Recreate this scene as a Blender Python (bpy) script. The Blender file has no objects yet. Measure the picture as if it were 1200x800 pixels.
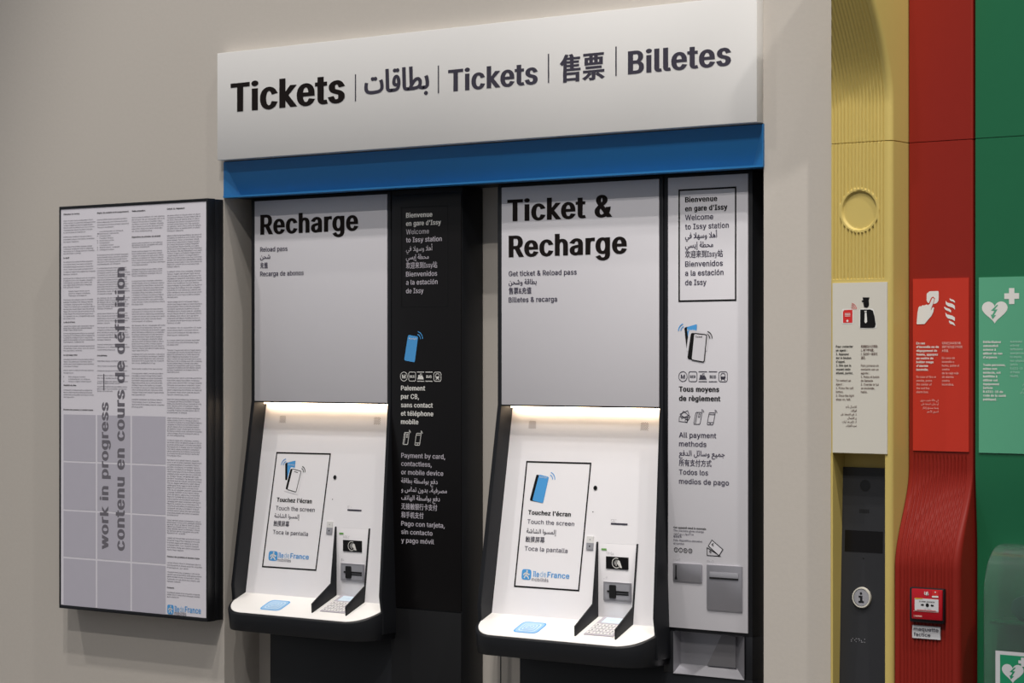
# Ticket hall wall: two ticket machines in a niche, an information board and three service columns.
import bpy, bmesh, math, random, unicodedata
from mathutils import Vector
from mathutils.geometry import delaunay_2d_cdt

random.seed(7)
SC = bpy.context.scene
COL = SC.collection
V = Vector

# ------------------------------------------------------------------ camera model (for reading positions off the photograph)
F, HY = 2700.0, 420.0
CAM = V((3.6, -4.8, 1.55))
FW, RT, UP = V((-.6, .8, 0)), V((.8, .6, 0)), V((0, 0, 1))


def ray(px, py):
    return FW + RT * ((px - 600) / F) + UP * ((HY - py) / F)


class Plane:
    def __init__(s, o, u=(1, 0, 0), v=(0, 0, 1)):
        s.o = V(o); s.u = V(u).normalized(); s.v = V(v).normalized(); s.n = s.u.cross(s.v)

    def hit(s, px, py):
        d = ray(px, py)
        return CAM + d * ((s.o - CAM).dot(s.n) / d.dot(s.n))

    def uv(s, px, py):
        h = s.hit(px, py) - s.o
        return h.dot(s.u), h.dot(s.v)

    def P(s, u, v, n=0.0):
        return s.o + s.u * u + s.v * v + s.n * n


def WP(y):
    return Plane((0, y, 0))


def at(px, py, y):
    return WP(y).hit(px, py)


# ------------------------------------------------------------------ materials
MATS = {}


def mat(name, rgb, rough=.5, metal=0.0, spec=.5, vary=.04, nscale=40, emit=None, estr=0, bump=0.0):
    m = bpy.data.materials.new(name); m.use_nodes = True
    nt = m.node_tree; b = nt.nodes['Principled BSDF']
    b.inputs['Roughness'].default_value = rough
    b.inputs['Metallic'].default_value = metal
    b.inputs['Specular IOR Level'].default_value = spec
    if vary or bump:
        tc = nt.nodes.new('ShaderNodeTexCoord'); nz = nt.nodes.new('ShaderNodeTexNoise')
        nz.inputs['Scale'].default_value = nscale; nz.inputs['Detail'].default_value = 4
        nt.links.new(tc.outputs['Object'], nz.inputs['Vector'])
    if vary:
        mx = nt.nodes.new('ShaderNodeMix'); mx.data_type = 'RGBA'
        mx.inputs[6].default_value = [c * (1 - vary) for c in rgb] + [1]
        mx.inputs[7].default_value = [min(1, c * (1 + vary)) for c in rgb] + [1]
        nt.links.new(nz.outputs['Fac'], mx.inputs[0]); nt.links.new(mx.outputs[2], b.inputs['Base Color'])
    else:
        b.inputs['Base Color'].default_value = list(rgb) + [1]
    if bump:
        bp = nt.nodes.new('ShaderNodeBump'); bp.inputs['Strength'].default_value = bump
        bp.inputs['Distance'].default_value = .001
        nt.links.new(nz.outputs['Fac'], bp.inputs['Height']); nt.links.new(bp.outputs['Normal'], b.inputs['Normal'])
    if emit:
        b.inputs['Emission Color'].default_value = list(emit) + [1]; b.inputs['Emission Strength'].default_value = estr
    MATS[name] = m
    return m


mat('plaster', (.515, .478, .435), .85, spec=.2, vary=.03, nscale=90, bump=.25)
mat('floor_tile', (.22, .21, .20), .4, vary=.08, nscale=3)
mat('dark_soffit', (.012, .012, .013), .6)
mat('sign_white', (.70, .69, .68), .55, vary=.01)
mat('lacquer_white', (.65, .635, .67), .42, vary=.01)
mat('screen_white', (.86, .84, .865), .38, vary=.01)
mat('tray_white', (.82, .80, .78), .38, vary=.01)
mat('paper', (.74, .715, .775), .5, vary=.01)
mat('print_grey', (.49, .47, .54), .6, vary=.02)
mat('big_grey', (.15, .14, .165), .6, vary=0)
mat('ink', (.008, .0075, .008), .7, spec=.12, vary=0)
mat('ink_brown', (.011, .0075, .007), .7, spec=.12, vary=0)
mat('ink_grey', (.05, .046, .066), .7, spec=.15, vary=0)
mat('ink_lilac', (.065, .058, .09), .7, spec=.15, vary=0)
mat('ink_small', (.055, .05, .075), .6, vary=0)
mat('ink_rust', (.09, .04, .03), .6, vary=0)
mat('white_ink', (.72, .71, .68), .6, vary=0)
mat('grey_ink', (.36, .34, .37), .6, vary=0)
mat('pale_ink', (.45, .42, .47), .6, vary=0)
mat('pink_ink', (.72, .40, .36), .6, vary=0)
mat('mint_ink', (.38, .62, .50), .6, vary=0)
mat('blue_ink', (.07, .33, .70), .5, vary=0)
mat('blue_pale', (.30, .50, .74), .5, vary=0)
mat('blue_white', (.62, .74, .84), .5, vary=0)
mat('blue', (.016, .165, .42), .42, vary=.02)
mat('black', (.0075, .0082, .0105), .45, spec=.4, vary=.05)
mat('black_gloss', (.0055, .0048, .0052), .28, spec=.3, vary=.02)
mat('graphite', (.024, .025, .029), .5, spec=.4)
mat('black_soft', (.0058, .0058, .0066), .5, spec=.28, vary=.04)
mat('black_deep', (.004, .004, .0045), .5, vary=0)
mat('steel', (.43, .42, .455), .33, metal=.65, vary=.05, nscale=14)
mat('bowl_flap', (.17, .165, .175), .4, metal=.4)
mat('bowl_steel', (.30, .295, .32), .34, metal=.6, vary=.05, nscale=14)
mat('steel_dark', (.05, .05, .06), .35, metal=.6)
mat('yellow', (.56, .435, .135), .5, spec=.3, vary=.02)
mat('red', (.235, .015, .009), .45, spec=.25, vary=.03)
mat('red_sign', (.50, .032, .017), .5, spec=.3, vary=.02)
mat('red_ink', (.62, .02, .02), .5, vary=0)
mat('red_gloss', (.42, .006, .014), .25, vary=.02)
mat('green', (.008, .125, .052), .4, vary=.03)
mat('green_sign', (.095, .37, .22), .5, vary=.02)
mat('green_bright', (.012, .26, .12), .4, vary=0)
mat('teal_dark', (.004, .075, .05), .35, vary=.02)
mat('cream', (.61, .585, .52), .5, vary=.01)
mat('plaque', (.62, .62, .64), .5, vary=.01)
mat('yellow_ink', (.62, .42, .02), .5, vary=0)
mat('green_led', (.16, .40, .10), .4, vary=0)
mat('grey_mid', (.30, .30, .33), .45, vary=0)
mat('braille', (.30, .29, .31), .4, vary=0)
mat('warm_light', (1, .9, .75), .5, vary=0, emit=(1, .77, .53), estr=11)
g = mat('acrylic', (.72, .90, .83), .07, vary=0)
g.node_tree.nodes['Principled BSDF'].inputs['Transmission Weight'].default_value = .96
g.node_tree.nodes['Principled BSDF'].inputs['IOR'].default_value = 1.49

# ------------------------------------------------------------------ objects
WL = {}


def empty(name, loc, label, cat, group=None):
    o = bpy.data.objects.new(name, None); COL.objects.link(o); o.location = loc
    o.empty_display_size = .1
    WL[o.name] = V(loc)
    return tag(o, label, cat, group)


def tag(o, label=None, cat=None, group=None, kind=None):
    if label: o['label'] = label
    if cat: o['category'] = cat
    if group: o['group'] = group
    if kind: o['kind'] = kind
    return o


_gc, _tc = {}, {}
try:
    INTER = bpy.data.fonts.load(bpy.utils.system_resource('DATAFILES', path='fonts') + '/Inter.woff2')   # ships with Blender
except Exception:
    INTER = None


def _wire(st, font, res):
    c = bpy.data.curves.new('t', 'FONT'); c.body = st; c.size = 1; c.resolution_u = res; c.dimensions = '3D'
    if font: c.font = font
    o = bpy.data.objects.new('t', c)
    m = bpy.data.meshes.new_from_object(o)
    vs = [(v.co.x, v.co.y) for v in m.vertices]; es = [tuple(e.vertices) for e in m.edges]
    bpy.data.objects.remove(o); bpy.data.curves.remove(c); bpy.data.meshes.remove(m)
    return vs, es


def _caph(font):
    k = ('cap', font)
    if k not in _gc: _gc[k] = max(v[1] for v in _wire('H', font, 1)[0])
    return _gc[k]


BV = .26          # strokes thicken mostly sideways


def glyph(ch, res, b_=0.0):
    """one character filled by winding number, its outline thickened by b_; units of the capital height"""
    k = (ch, res, round(b_, 4))
    if k in _gc: return _gc[k]
    font = INTER if (ord(ch) < 0x2100 and not 0x600 <= ord(ch) < 0x700) else None
    s_ = 1 / _caph(font)
    bar = _wire('||', font, 1)[0]; xb = sorted(v[0] for v in bar); ab = xb[-1] - xb[1]
    two = [v[0] for v in _wire('|' + ch + '|', font, 1)[0]]
    adv = (max(two) - xb[1] - ab) * s_
    vs, es = _wire(ch, font, res) if ch != ' ' else ([], [])
    vs = [(x * s_, y * s_) for x, y in vs]
    nxt = {}
    for a_, c_ in es: nxt.setdefault(a_, []).append(c_); nxt.setdefault(c_, []).append(a_)
    seen = set(); loops = []
    for v in range(len(vs)):
        if v in seen: continue
        lp = [v]; seen.add(v); cur = v
        while True:
            n = [x for x in nxt.get(cur, ()) if x not in seen]
            if len(lp) == 1 and v + 1 in n: n = [v + 1]
            if not n: break
            cur = n[0]; seen.add(cur); lp.append(cur)
        if len(lp) > 2: loops.append([vs[i] for i in lp])
    quads = []
    if b_:
        for lp in loops:
            n = len(lp); pr = []
            for i in range(n):
                p = V(lp[i]); d1 = p - V(lp[i - 1]); d2 = V(lp[(i + 1) % n]) - p
                d1 = d1.normalized() if d1.length > 1e-9 else V((1, 0)); d2 = d2.normalized() if d2.length > 1e-9 else d1
                n1 = V((-d1.y, d1.x)); t = n1 + V((-d2.y, d2.x)); t = t.normalized() if t.length > 1e-6 else n1
                h = b_ / max(.6, t.dot(n1)); o = V((t.x * h, t.y * h * BV)); pr.append((tuple(p + o), tuple(p - o)))
            quads += [[pr[i][0], pr[i][1], pr[(i + 1) % n][1], pr[(i + 1) % n][0]] for i in range(n)]
    ov, of = [], []
    if loops:
        pts = []; ed = []
        for lp in loops + quads:
            b0 = len(pts); pts += [V(q) for q in lp]
            ed += [(b0 + i, b0 + (i + 1) % len(lp)) for i in range(len(lp))]
        r = delaunay_2d_cdt(pts, ed, [], 0, 1e-5)
        ov = [(q.x, q.y) for q in r[0]]
        bx = [(min(p[0] for p in q), max(p[0] for p in q), min(p[1] for p in q), max(p[1] for p in q), q) for q in quads]

        def wind(lp, cx, cy):
            w_ = 0; x1, y1 = lp[-1]
            for x2, y2 in lp:
                if (y1 <= cy) != (y2 <= cy) and x1 + (cy - y1) * (x2 - x1) / (y2 - y1) > cx: w_ += 1 if y2 > y1 else -1
                x1, y1 = x2, y2
            return w_
        for f in r[2]:
            cx = sum(ov[i][0] for i in f) / len(f); cy = sum(ov[i][1] for i in f) / len(f)
            if sum(wind(lp, cx, cy) for lp in loops) or any(q[0] <= cx <= q[1] and q[2] <= cy <= q[3] and wind(q[4], cx, cy) for q in bx):
                of.append(tuple(f))
    _gc[k] = (ov, of, adv)
    return _gc[k]


def text_mesh(st, bold, res):
    """filled line of text, capital height 1; bold thickens the strokes"""
    b_ = bold * (1.6 if bold <= .05 else 1.2) if bold > .008 else 0
    k = (st, round(b_, 4), res)
    if k in _tc: return _tc[k]
    vs, fs = [], []; x = 0; sc_ = 1 / (1 + 2 * b_ * BV)
    for ch in st:
        gv, gf, adv = glyph(ch, res, b_)
        o = len(vs)
        vs += [(x + q[0], (q[1] + b_ * BV) * sc_) for q in gv]; fs += [tuple(i + o for i in f) for f in gf]
        x += adv + b_ * 1.2
    used = {i for f in fs for i in f}
    xs = [vs[i][0] for i in used]
    _tc[k] = (vs, fs, min(xs), max(xs))
    return _tc[k]


# Arabic letters joined into their presentation forms, laid out right to left
_forms = {}
for _c in range(0xFE70, 0xFEFD):
    d = unicodedata.decomposition(chr(_c)).split()
    if d and d[0] in ('<initial>', '<medial>', '<final>', '<isolated>'):
        _forms[(''.join(chr(int(x, 16)) for x in d[1:]), d[0][1:4])] = chr(_c)


def arabic(s):
    for a in '\u0627\u0623\u0625\u0622':
        s = s.replace('\u0644' + a, chr(0xE000 + ord(a) - 0x620))
    def key(ch):
        return '\u0644' + chr(ord(ch) - 0xE000 + 0x620) if 0xE000 <= ord(ch) < 0xE100 else ch
    out = []
    n = len(s)
    for i, ch in enumerate(s):
        k = key(ch)
        if (k, 'iso') not in _forms:
            out.append(ch); continue
        prev = i > 0 and (key(s[i - 1]), 'ini') in _forms
        nxt = (k, 'ini') in _forms and i + 1 < n and (key(s[i + 1]), 'fin') in _forms
        f = 'med' if prev and nxt else 'fin' if prev else 'ini' if nxt else 'iso'
        out.append(_forms.get((k, f)) or _forms[(k, 'iso')])
    return ''.join(reversed(out))


class MB:
    off = V((0, 0, 0))

    def __init__(s, m='ink'):
        s.v = []; s.f = []; s.m = []; s.cur = m

    def add(s, vs, fs, m=None):
        b = len(s.v); o = MB.off
        s.v.extend((v[0] + o.x, v[1] + o.y, v[2] + o.z) for v in vs)
        s.f.extend(tuple(i + b for i in f) for f in fs)
        s.m.extend([m or s.cur] * len(fs))
        return s

    def box(s, x0, x1, y0, y1, z0, z1, m=None):
        vs = [(x, y, z) for z in (z0, z1) for y in (y0, y1) for x in (x0, x1)]
        return s.add(vs, [(0, 2, 3, 1), (4, 5, 7, 6), (0, 1, 5, 4), (2, 6, 7, 3), (0, 4, 6, 2), (1, 3, 7, 5)], m)

    def poly(s, pl, pts, n=.0006, m=None):
        area = sum(pts[i - 1][0] * p[1] - p[0] * pts[i - 1][1] for i, p in enumerate(pts))
        if area < 0: pts = list(reversed(pts))
        return s.add([pl.P(u, v, n) for u, v in pts], [tuple(range(len(pts)))], m)

    def prism(s, pl, pts, n0, n1, m=None):
        area = sum(pts[i - 1][0] * p[1] - p[0] * pts[i - 1][1] for i, p in enumerate(pts))
        if area < 0: pts = list(reversed(pts))
        k = len(pts)
        vs = [pl.P(u, v, n0) for u, v in pts] + [pl.P(u, v, n1) for u, v in pts]
        fs = [tuple(reversed(range(k))), tuple(range(k, 2 * k))]
        fs += [(i, (i + 1) % k, k + (i + 1) % k, k + i) for i in range(k)]
        return s.add(vs, fs, m)

    def rect(s, pl, u0, u1, v0, v1, n=.0006, m=None, depth=None):
        pts = [(u0, v0), (u1, v0), (u1, v1), (u0, v1)]
        return s.prism(pl, pts, n - depth, n, m) if depth else s.poly(pl, pts, n, m)

    def ribbon(s, pl, pts, w, closed=False, n=.0006, m=None):
        k = len(pts); L = []; R = []
        for i in range(k):
            p = V(pts[i])
            a = V(pts[i - 1]) if (closed or i > 0) else None
            b = V(pts[(i + 1) % k]) if (closed or i < k - 1) else None
            d1 = (p - a).normalized() if a is not None else None
            d2 = (b - p).normalized() if b is not None else None
            if d1 is None: d1 = d2
            if d2 is None: d2 = d1
            n1 = V((-d1.y, d1.x)); n2 = V((-d2.y, d2.x))
            t = n1 + n2
            t = n1 if t.length < 1e-6 else t.normalized()
            h = w / 2 / max(.4, t.dot(n1))
            L.append(p + t * h); R.append(p - t * h)
        vs = [pl.P(q.x, q.y, n) for q in R] + [pl.P(q.x, q.y, n) for q in L]
        e = k if closed else k - 1
        return s.add(vs, [(i, (i + 1) % k, k + (i + 1) % k, k + i) for i in range(e)], m)

    def frame(s, pl, u0, u1, v0, v1, w, n=.0006, m=None):
        return s.ribbon(pl, [(u0, v0), (u1, v0), (u1, v1), (u0, v1)], w, True, n, m)

    def disc(s, pl, u, v, r, n=.0006, m=None, k=28):
        return s.poly(pl, [(u + r * math.cos(2 * math.pi * i / k), v + r * math.sin(2 * math.pi * i / k)) for i in range(k)], n, m)

    def arc(s, pl, u, v, r, a0, a1, w, n=.0006, m=None, k=14):
        return s.ribbon(pl, [(u + r * math.cos(math.radians(a0 + (a1 - a0) * i / k)), v + r * math.sin(math.radians(a0 + (a1 - a0) * i / k))) for i in range(k + 1)], w, False, n, m)

    def ring(s, pl, u, v, r, w, n=.0006, m=None, k=28):
        return s.ribbon(pl, [(u + r * math.cos(2 * math.pi * i / k), v + r * math.sin(2 * math.pi * i / k)) for i in range(k)], w, True, n, m)

    # px helpers: shapes read off the photograph onto their own plane
    def pxpoly(s, pl, pts, n=.0006, m=None):
        return s.poly(pl, [pl.uv(*p) for p in pts], n, m)

    def pxline(s, pl, pts, w, closed=False, n=.0006, m=None):
        return s.ribbon(pl, [pl.uv(*p) for p in pts], w, closed, n, m)

    def text(s, pl, st, px, py, pxr, cap, bold=.012, m=None, n=.0007, res=2, ar=False, right=False, k=None):
        """cap = height of a capital in photo pixels at this place; pxr = where the line ends (None: natural width times k)"""
        if ar: st = arabic(st)
        vs, fs, x0, x1 = text_mesh(st, bold, res)
        u0, v0 = pl.uv(px, py)
        sy = abs(pl.uv(px, py - cap)[1] - v0)
        sx = (pl.uv(pxr, py)[0] - u0) / (x1 - x0) if pxr is not None else sy * (k or .88)
        ox = u0 - x0 * sx - ((x1 - x0) * sx if right else 0)
        return s.add([pl.P(ox + x * sx, v0 + y * sy, n) for x, y in vs], fs, m)

    def uvtext(s, pl, st, u, v, h, width=None, bold=.012, m=None, n=.0007, res=2, rot=False, center=False, k=.88):
        vs, fs, x0, x1 = text_mesh(st, bold, res)
        sy = h; sx = width / (x1 - x0) if width else sy * k
        cx = (x1 - x0) * sx / 2 if center else 0
        if rot:
            return s.add([pl.P(u - y * sy, v + (x - x0) * sx, n) for x, y in vs], fs, m)
        return s.add([pl.P(u - cx + (x - x0) * sx, v + y * sy, n) for x, y in vs], fs, m)

    def build(s, name, parent=None, bevel=0, seg=2, smooth=False, loc=None):
        me = bpy.data.meshes.new(name)
        base = WL[parent.name] if parent is not None else V(loc or (0, 0, 0))
        me.from_pydata([(x - base.x, y - base.y, z - base.z) for x, y, z in s.v], [], s.f)
        names = []
        for k in s.m:
            if k not in names: names.append(k)
        for k in names: me.materials.append(MATS[k])
        ix = {k: i for i, k in enumerate(names)}
        me.polygons.foreach_set('material_index', [ix[k] for k in s.m])
        if bevel:
            bm = bmesh.new(); bm.from_mesh(me)
            es = [e for e in bm.edges if len(e.link_faces) == 2 and e.calc_face_angle(0) > .6]
            bmesh.ops.bevel(bm, geom=es, offset=bevel, segments=seg, profile=.5, affect='EDGES', clamp_overlap=True)
            bm.to_mesh(me); bm.free()
        if bevel or smooth:
            me.polygons.foreach_set('use_smooth', [True] * len(me.polygons))
            me.set_sharp_from_angle(angle=math.radians(40))
        me.update()
        o = bpy.data.objects.new(name, me); COL.objects.link(o)
        if parent is not None:
            o.parent = parent
        else:
            o.location = base
        WL[o.name] = base
        return o


def rpoly(pts, r, k=5):
    """polygon with rounded corners"""
    out = []
    n = len(pts)
    for i in range(n):
        p = V(pts[i]); a = (V(pts[i - 1]) - p); b = (V(pts[(i + 1) % n]) - p)
        q = min(r, a.length * .48, b.length * .48)
        p1 = p + a.normalized() * q; p2 = p + b.normalized() * q
        for j in range(k + 1):
            t = j / k
            c = p1 * (1 - t) ** 2 + p * 2 * t * (1 - t) + p2 * t * t
            out.append((c.x, c.y))
    return out


def lerp(a, b, t): return a + (b - a) * t
def sstep(a, b, x):
    t = max(0, min(1, (x - a) / (b - a))); return t * t * (3 - 2 * t)


# ------------------------------------------------------------------ measures
ZT = 2.013                      # underside of the blue header
ZSIGN = 2.117
NL, NR = at(263, 400, 0).x, at(895, 400, 0).x
NB = .145                       # depth of the niche
YF = .05                        # front of the machines
YC, YR = -.045, .035            # front of the yellow column, plane of the red and green ones

# ------------------------------------------------------------------ setting
CX0 = at(973, 300, YC).x
CX1 = at(1045, 300, YC).x
RX1 = at(1140.3, 300, YR).x
GX0 = RX1 + .004
GX1 = GX0 + .25

w = MB('plaster')
w.box(-4.6, NL, 0, .3, 0, 4.2)
w.box(NR, CX0 + .002, 0, .3, 0, 4.2)
w.box(NL, NR, 0, .3, ZSIGN - .001, 4.2)
tag(w.build('wall_back', loc=(-1, 0, 0)), kind='structure')
w = MB('plaster'); w.box(NL, NR, NB, .3, 0, ZSIGN)
tag(w.build('wall_niche', loc=(-.1, NB, 0)), kind='structure')
w = MB('plaster'); w.box(CX0 + .002, GX1 + .01, .2, .3, 0, 4.2)
tag(w.build('wall_columns', loc=(1.2, .2, 0)), kind='structure')
w = MB('plaster'); w.box(GX1 + .01, 4.5, 0, .3, 0, 4.2)
tag(w.build('wall_right', loc=(3, 0, 0)), kind='structure')
w = MB('floor_tile'); w.box(-4.6, 6, -7, .3, -.05, 0)
tag(w.build('floor', loc=(0, -2, 0)), kind='structure')
sx = at(587, 785, NB).x
w = MB('dark_soffit'); w.box(sx - .0012, sx + .0012, NB - .0015, NB + .001, .0, ZT)
tag(w.build('trim_1', loc=(sx, NB, 0)), kind='structure')

# ------------------------------------------------------------------ blue header over the niche
p = WP(-.003)
hx0, hx1 = at(262, 210, -.003).x, at(894.6, 170, -.003).x
hd = empty('canopy_header', ((hx0 + hx1) / 2, 0, ZT), 'bright blue header beam under the white tickets sign, above both machines', 'header')
h = MB('blue')
y0 = -.003; rec = .026; e = .046; zb = ZT + .003; zt = ZSIGN - .003
A, B, C, D = (hx0, y0, zb), (hx1, y0, zb), (hx1, y0, zt), (hx0, y0, zt)
E_, F_ = (hx0 + e, y0 + rec, zb), (hx1 - e, y0 + rec, zb)
back = .012 + rec
vs = [A, B, C, D, E_, F_, (hx0, back, zb), (hx1, back, zb), (hx1, back, zt), (hx0, back, zt)]
h.add(vs, [(D, 4, 5, 2) if False else (3, 4, 5, 2), (0, 4, 3), (5, 1, 2), (6, 7, 8, 9), (0, 3, 9, 6), (1, 7, 8, 2), (3, 2, 8, 9), (0, 6, 7, 1, 5, 4)])
h.build('fascia', hd)
h = MB('blue'); h.box(hx0, hx1, y0 - .002, back, zb - .005, zb)
h.box(hx1 - .0012, hx1 + .001, y0 - .003, back, zb - .005, zt)
h.build('edge_lip', hd)
h = MB('dark_soffit'); h.box(NL + .001, NR - .001, .03, NB, ZT - .001, ZT + .06)
h.build('soffit', hd)

# ------------------------------------------------------------------ white sign
SY = -.03
sx0, sx1 = at(254.5, 130, SY).x, at(886.8, 80, SY).x
sz0, sz1 = ZSIGN, 2.423
sg = empty('hall_sign', ((sx0 + sx1) / 2, 0, sz0), 'wide white sign reading tickets in several languages, above the blue header', 'sign')
h = MB('sign_white'); h.box(sx0, sx1, SY, .0008, sz0, sz1); h.build('panel', sg, bevel=.0015)
p = WP(SY)
h = MB('ink_brown')
h.text(p, 'Tickets', 270.4, 131.6, 404.6, 33.5, .07, n=.0008)
h.build('lettering', sg); h = MB('ink_grey')
h.text(p, 'بطاقات', 427, 110.5, 503, 26, .045, ar=True)
h.build('lettering', sg); h = MB('ink_grey')
h.text(p, 'Tickets', 525.3, 107.6, 630.5, 25.5, .06)
h.build('lettering', sg); h = MB('ink_grey')
h.text(p, '售票', 656, 94.5, 709, 24.5, .045)
h.build('lettering', sg); h = MB('ink_grey')
h.text(p, 'Billetes', 736, 87.2, 857, 27, .06)
h.build('lettering', sg); h = MB('ink_grey')
for x, a, b in ((416.7, 87, 118.5), (513.9, 76.8, 109.3), (642.9, 63, 97), (722, 54.5, 89)):
    u, v0 = p.uv(x, b); v1 = p.uv(x, a)[1]
    h.rect(p, u - .002, u + .002, v0, v1)
    h.build('divider_line', sg); h = MB('ink_grey')

# ------------------------------------------------------------------ shared pictograms


def waves(mb, pl, cx, cy, r, a0, a1, m, count=2, wd=.0024):
    u, v = pl.uv(cx, cy)
    k = abs(pl.uv(cx, cy - 10)[1] - v) / 10
    for i in range(count):
        mb.arc(pl, u, v, r * k * (1 - i * .38), a0, a1, wd, .0009, m)


def phone(mb, pl, q, m, side, outline=None, rad=.004):
    """q: TL TR BR BL pixels; side: pixel shift of the dark edge"""
    if side:
        t = [(q[0][0] + side[0], q[0][1] + side[1]), q[0], q[3], (q[3][0] + side[0], q[3][1] + side[1])]
        sd = [(q[0][0] + side[0], q[0][1] + side[1]), q[1], q[2], (q[3][0] + side[0], q[3][1] + side[1])]
        mb.poly(pl, rpoly([pl.uv(*x) for x in sd], rad), .0006, 'ink')
    pts = rpoly([pl.uv(*x) for x in q], rad)
    mb.poly(pl, pts, .0008, m)
    if outline: mb.ribbon(pl, pts, .0022, True, .001, outline)


def transit_row(mb, pl, x0, x1, y, m):
    """five mode pictograms: metro, express train, tram, bus, train"""
    k = abs(pl.uv(x0, y - 10)[1] - pl.uv(x0, y)[1]) / 10
    u0, v = pl.uv(x0, y); u1 = pl.uv(x1, y)[0]
    st = (u1 - u0) / 5; r = st * .42; wd = r * .14
    c = [u0 + st * (i + .5) for i in range(5)]
    mb.ring(pl, c[0], v, r, wd, m=m); mb.uvtext(pl, 'M', c[0], v - r * .42, r * .84, r * 1.0, .03, m=m, center=True)
    sq = lambda q: rpoly([(q - r, v - r), (q + r, v - r), (q + r, v + r), (q - r, v + r)], r * .5)
    mb.ribbon(pl, sq(c[1]), wd, True, m=m); mb.uvtext(pl, 'RER', c[1], v - r * .28, r * .56, r * 1.35, .04, m=m, center=True)
    for q in (c[2], c[3]):
        for s_ in (-1, 1): mb.rect(pl, q - r, q + r, v + s_ * r - wd * .6, v + s_ * r + wd * .6, m=m)
    q = c[2]
    mb.poly(pl, [(q - r * .9, v - r * .6), (q + r * .9, v - r * .6), (q + r * .65, v + r * .05), (q - r * .65, v + r * .05)], m=m)
    mb.rect(pl, q - r * .7, q - r * .2, v + r * .05, v + r * .35, m=m); mb.rect(pl, q + r * .0, q + r * .5, v + r * .05, v + r * .3, m=m)
    mb.ribbon(pl, [(q - r * .1, v + r * .05), (q - r * .1, v + r * .6), (q + r * .4, v + r * .6)], wd * .8, m=m)
    mb.uvtext(pl, 'BUS', c[3], v - r * .3, r * .6, r * 1.5, .05, m=m, center=True)
    q = c[4]
    mb.ribbon(pl, sq(q), wd, True, m=m)
    body = rpoly([(q - r * .5, v - r * .45), (q + r * .5, v - r * .45), (q + r * .5, v + r * .65), (q - r * .5, v + r * .65)], r * .4)
    mb.ribbon(pl, body, wd, True, m=m)
    mb.rect(pl, q - r * .5, q + r * .5, v - r * .4, v + r * .05, m=m)
    mb.ribbon(pl, [(q - r * .5, v - r * .75), (q - r * .2, v - r * .45)], wd, m=m)
    mb.ribbon(pl, [(q + r * .5, v - r * .75), (q + r * .2, v - r * .45)], wd, m=m)


def small_phone(mb, pl, x, y, w_, h_, m, kind):
    """line pictogram of a card or a phone with waves, centred at pixel x, y"""
    u, v = pl.uv(x, y); k = abs(pl.uv(x, y - 10)[1] - v) / 10
    W, H = w_ * k / 2, h_ * k / 2; sh = W * .35
    T = lambda a, b: (u + a * W + b * sh, v + b * H)
    pts = [T(-1, 1), T(1, 1), T(1, -1), T(-1, -1)]
    mb.ribbon(pl, rpoly(pts, W * .35), .0017, True, m=m)
    if kind == 'card':
        mb.ribbon(pl, [T(-.5, 1), T(-.5, -1)], .0016, m=m)
        mb.ribbon(pl, [T(.05, .75), T(.05, .2), T(.5, .2), T(.5, .75)], .0014, True, m=m)
    else:
        mb.ribbon(pl, [T(-1, .7), T(1, .7)], .0015, m=m); mb.ribbon(pl, [T(-1, -.62), T(1, -.62)], .0015, m=m)
        mb.ribbon(pl, [T(-.2, -.8), T(.2, -.8)], .0018, m=m)
    c = T(.75, 1.0)
    for q in (.45, .8): mb.arc(pl, c[0], c[1], W * q, -5, 85, .0015, m=m, k=6)


def logo(mb, pl, ic, tx, base, cap, mx, mbase):
    """walking figure in a rounded blue square and the network name"""
    (a, b, c, d) = ic                                # px x0,y0,x1,y1
    u0, v1 = pl.uv(a, b); u1, v0 = pl.uv(c, d); W = u1 - u0; H = v1 - v0
    T = lambda x, y: (u0 + x * W, v0 + y * H)
    mb.poly(pl, rpoly([T(0, 0), T(1, 0), T(1, 1), T(0, 1)], W * .25), .0006, 'blue_ink')
    q = T(.55, .83); mb.disc(pl, q[0], q[1], W * .085, .001, 'white_ink', 12)
    for pts in ([(.56, .7), (.45, .45), (.28, .15)], [(.45, .45), (.66, .3), (.78, .1)], [(.54, .68), (.3, .58), (.2, .42)], [(.56, .68), (.72, .5), (.85, .55)]):
        mb.ribbon(pl, [T(*x) for x in pts], W * .11, False, .001, 'white_ink')
    L = tx[1] - tx[0]
    mb.text(pl, 'île', tx[0], base, tx[0] + L * .175, cap, .03, 'blue_ink')
    mb.text(pl, 'de', tx[0] + L * .20, base + (mbase - base) * .04, tx[0] + L * .36, cap, -.004, 'blue_pale')
    mb.text(pl, 'France', tx[0] + L * .395, base + L * .02, tx[1], cap, .03, 'blue_ink')
    mb.text(pl, 'mobilités', mx[0], mbase, mx[1], cap * .62, .005, 'ink_lilac')


def braille(mb, pl, px, py, cells, k=1.0, m='braille'):
    u, v = pl.uv(px, py)
    for c in range(cells):
        for i in range(2):
            for j in range(3):
                if random.random() < .5:
                    mb.disc(pl, u + c * .0062 * k + i * .0025 * k, v - j * .0025 * k, .0008 * k, .0008, m, 6)


# ------------------------------------------------------------------ ticket machines (written at the right-hand machine's place; MB.off moves the other)
XO, XW0, XW1, XC0 = at(583, 300, YF).x, at(588, 300, YF).x, at(772.3, 300, YF).x, at(783, 300, YF).x
XC1, XE = at(876.5, 300, YF).x, at(881, 300, YF).x
DX = at(298.6, 300, YF).x - XW0
ZTOP, ZU, ZP = 2.001, 1.4285, .878       # panel top, bottom of the upper panel, bottom of the screen panel
FL, FWD = .022, .065


def ff(z):                               # how far the front leans out at height z
    return max(0, min(1.03, (ZU - z) / (ZU - ZP)))


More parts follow.
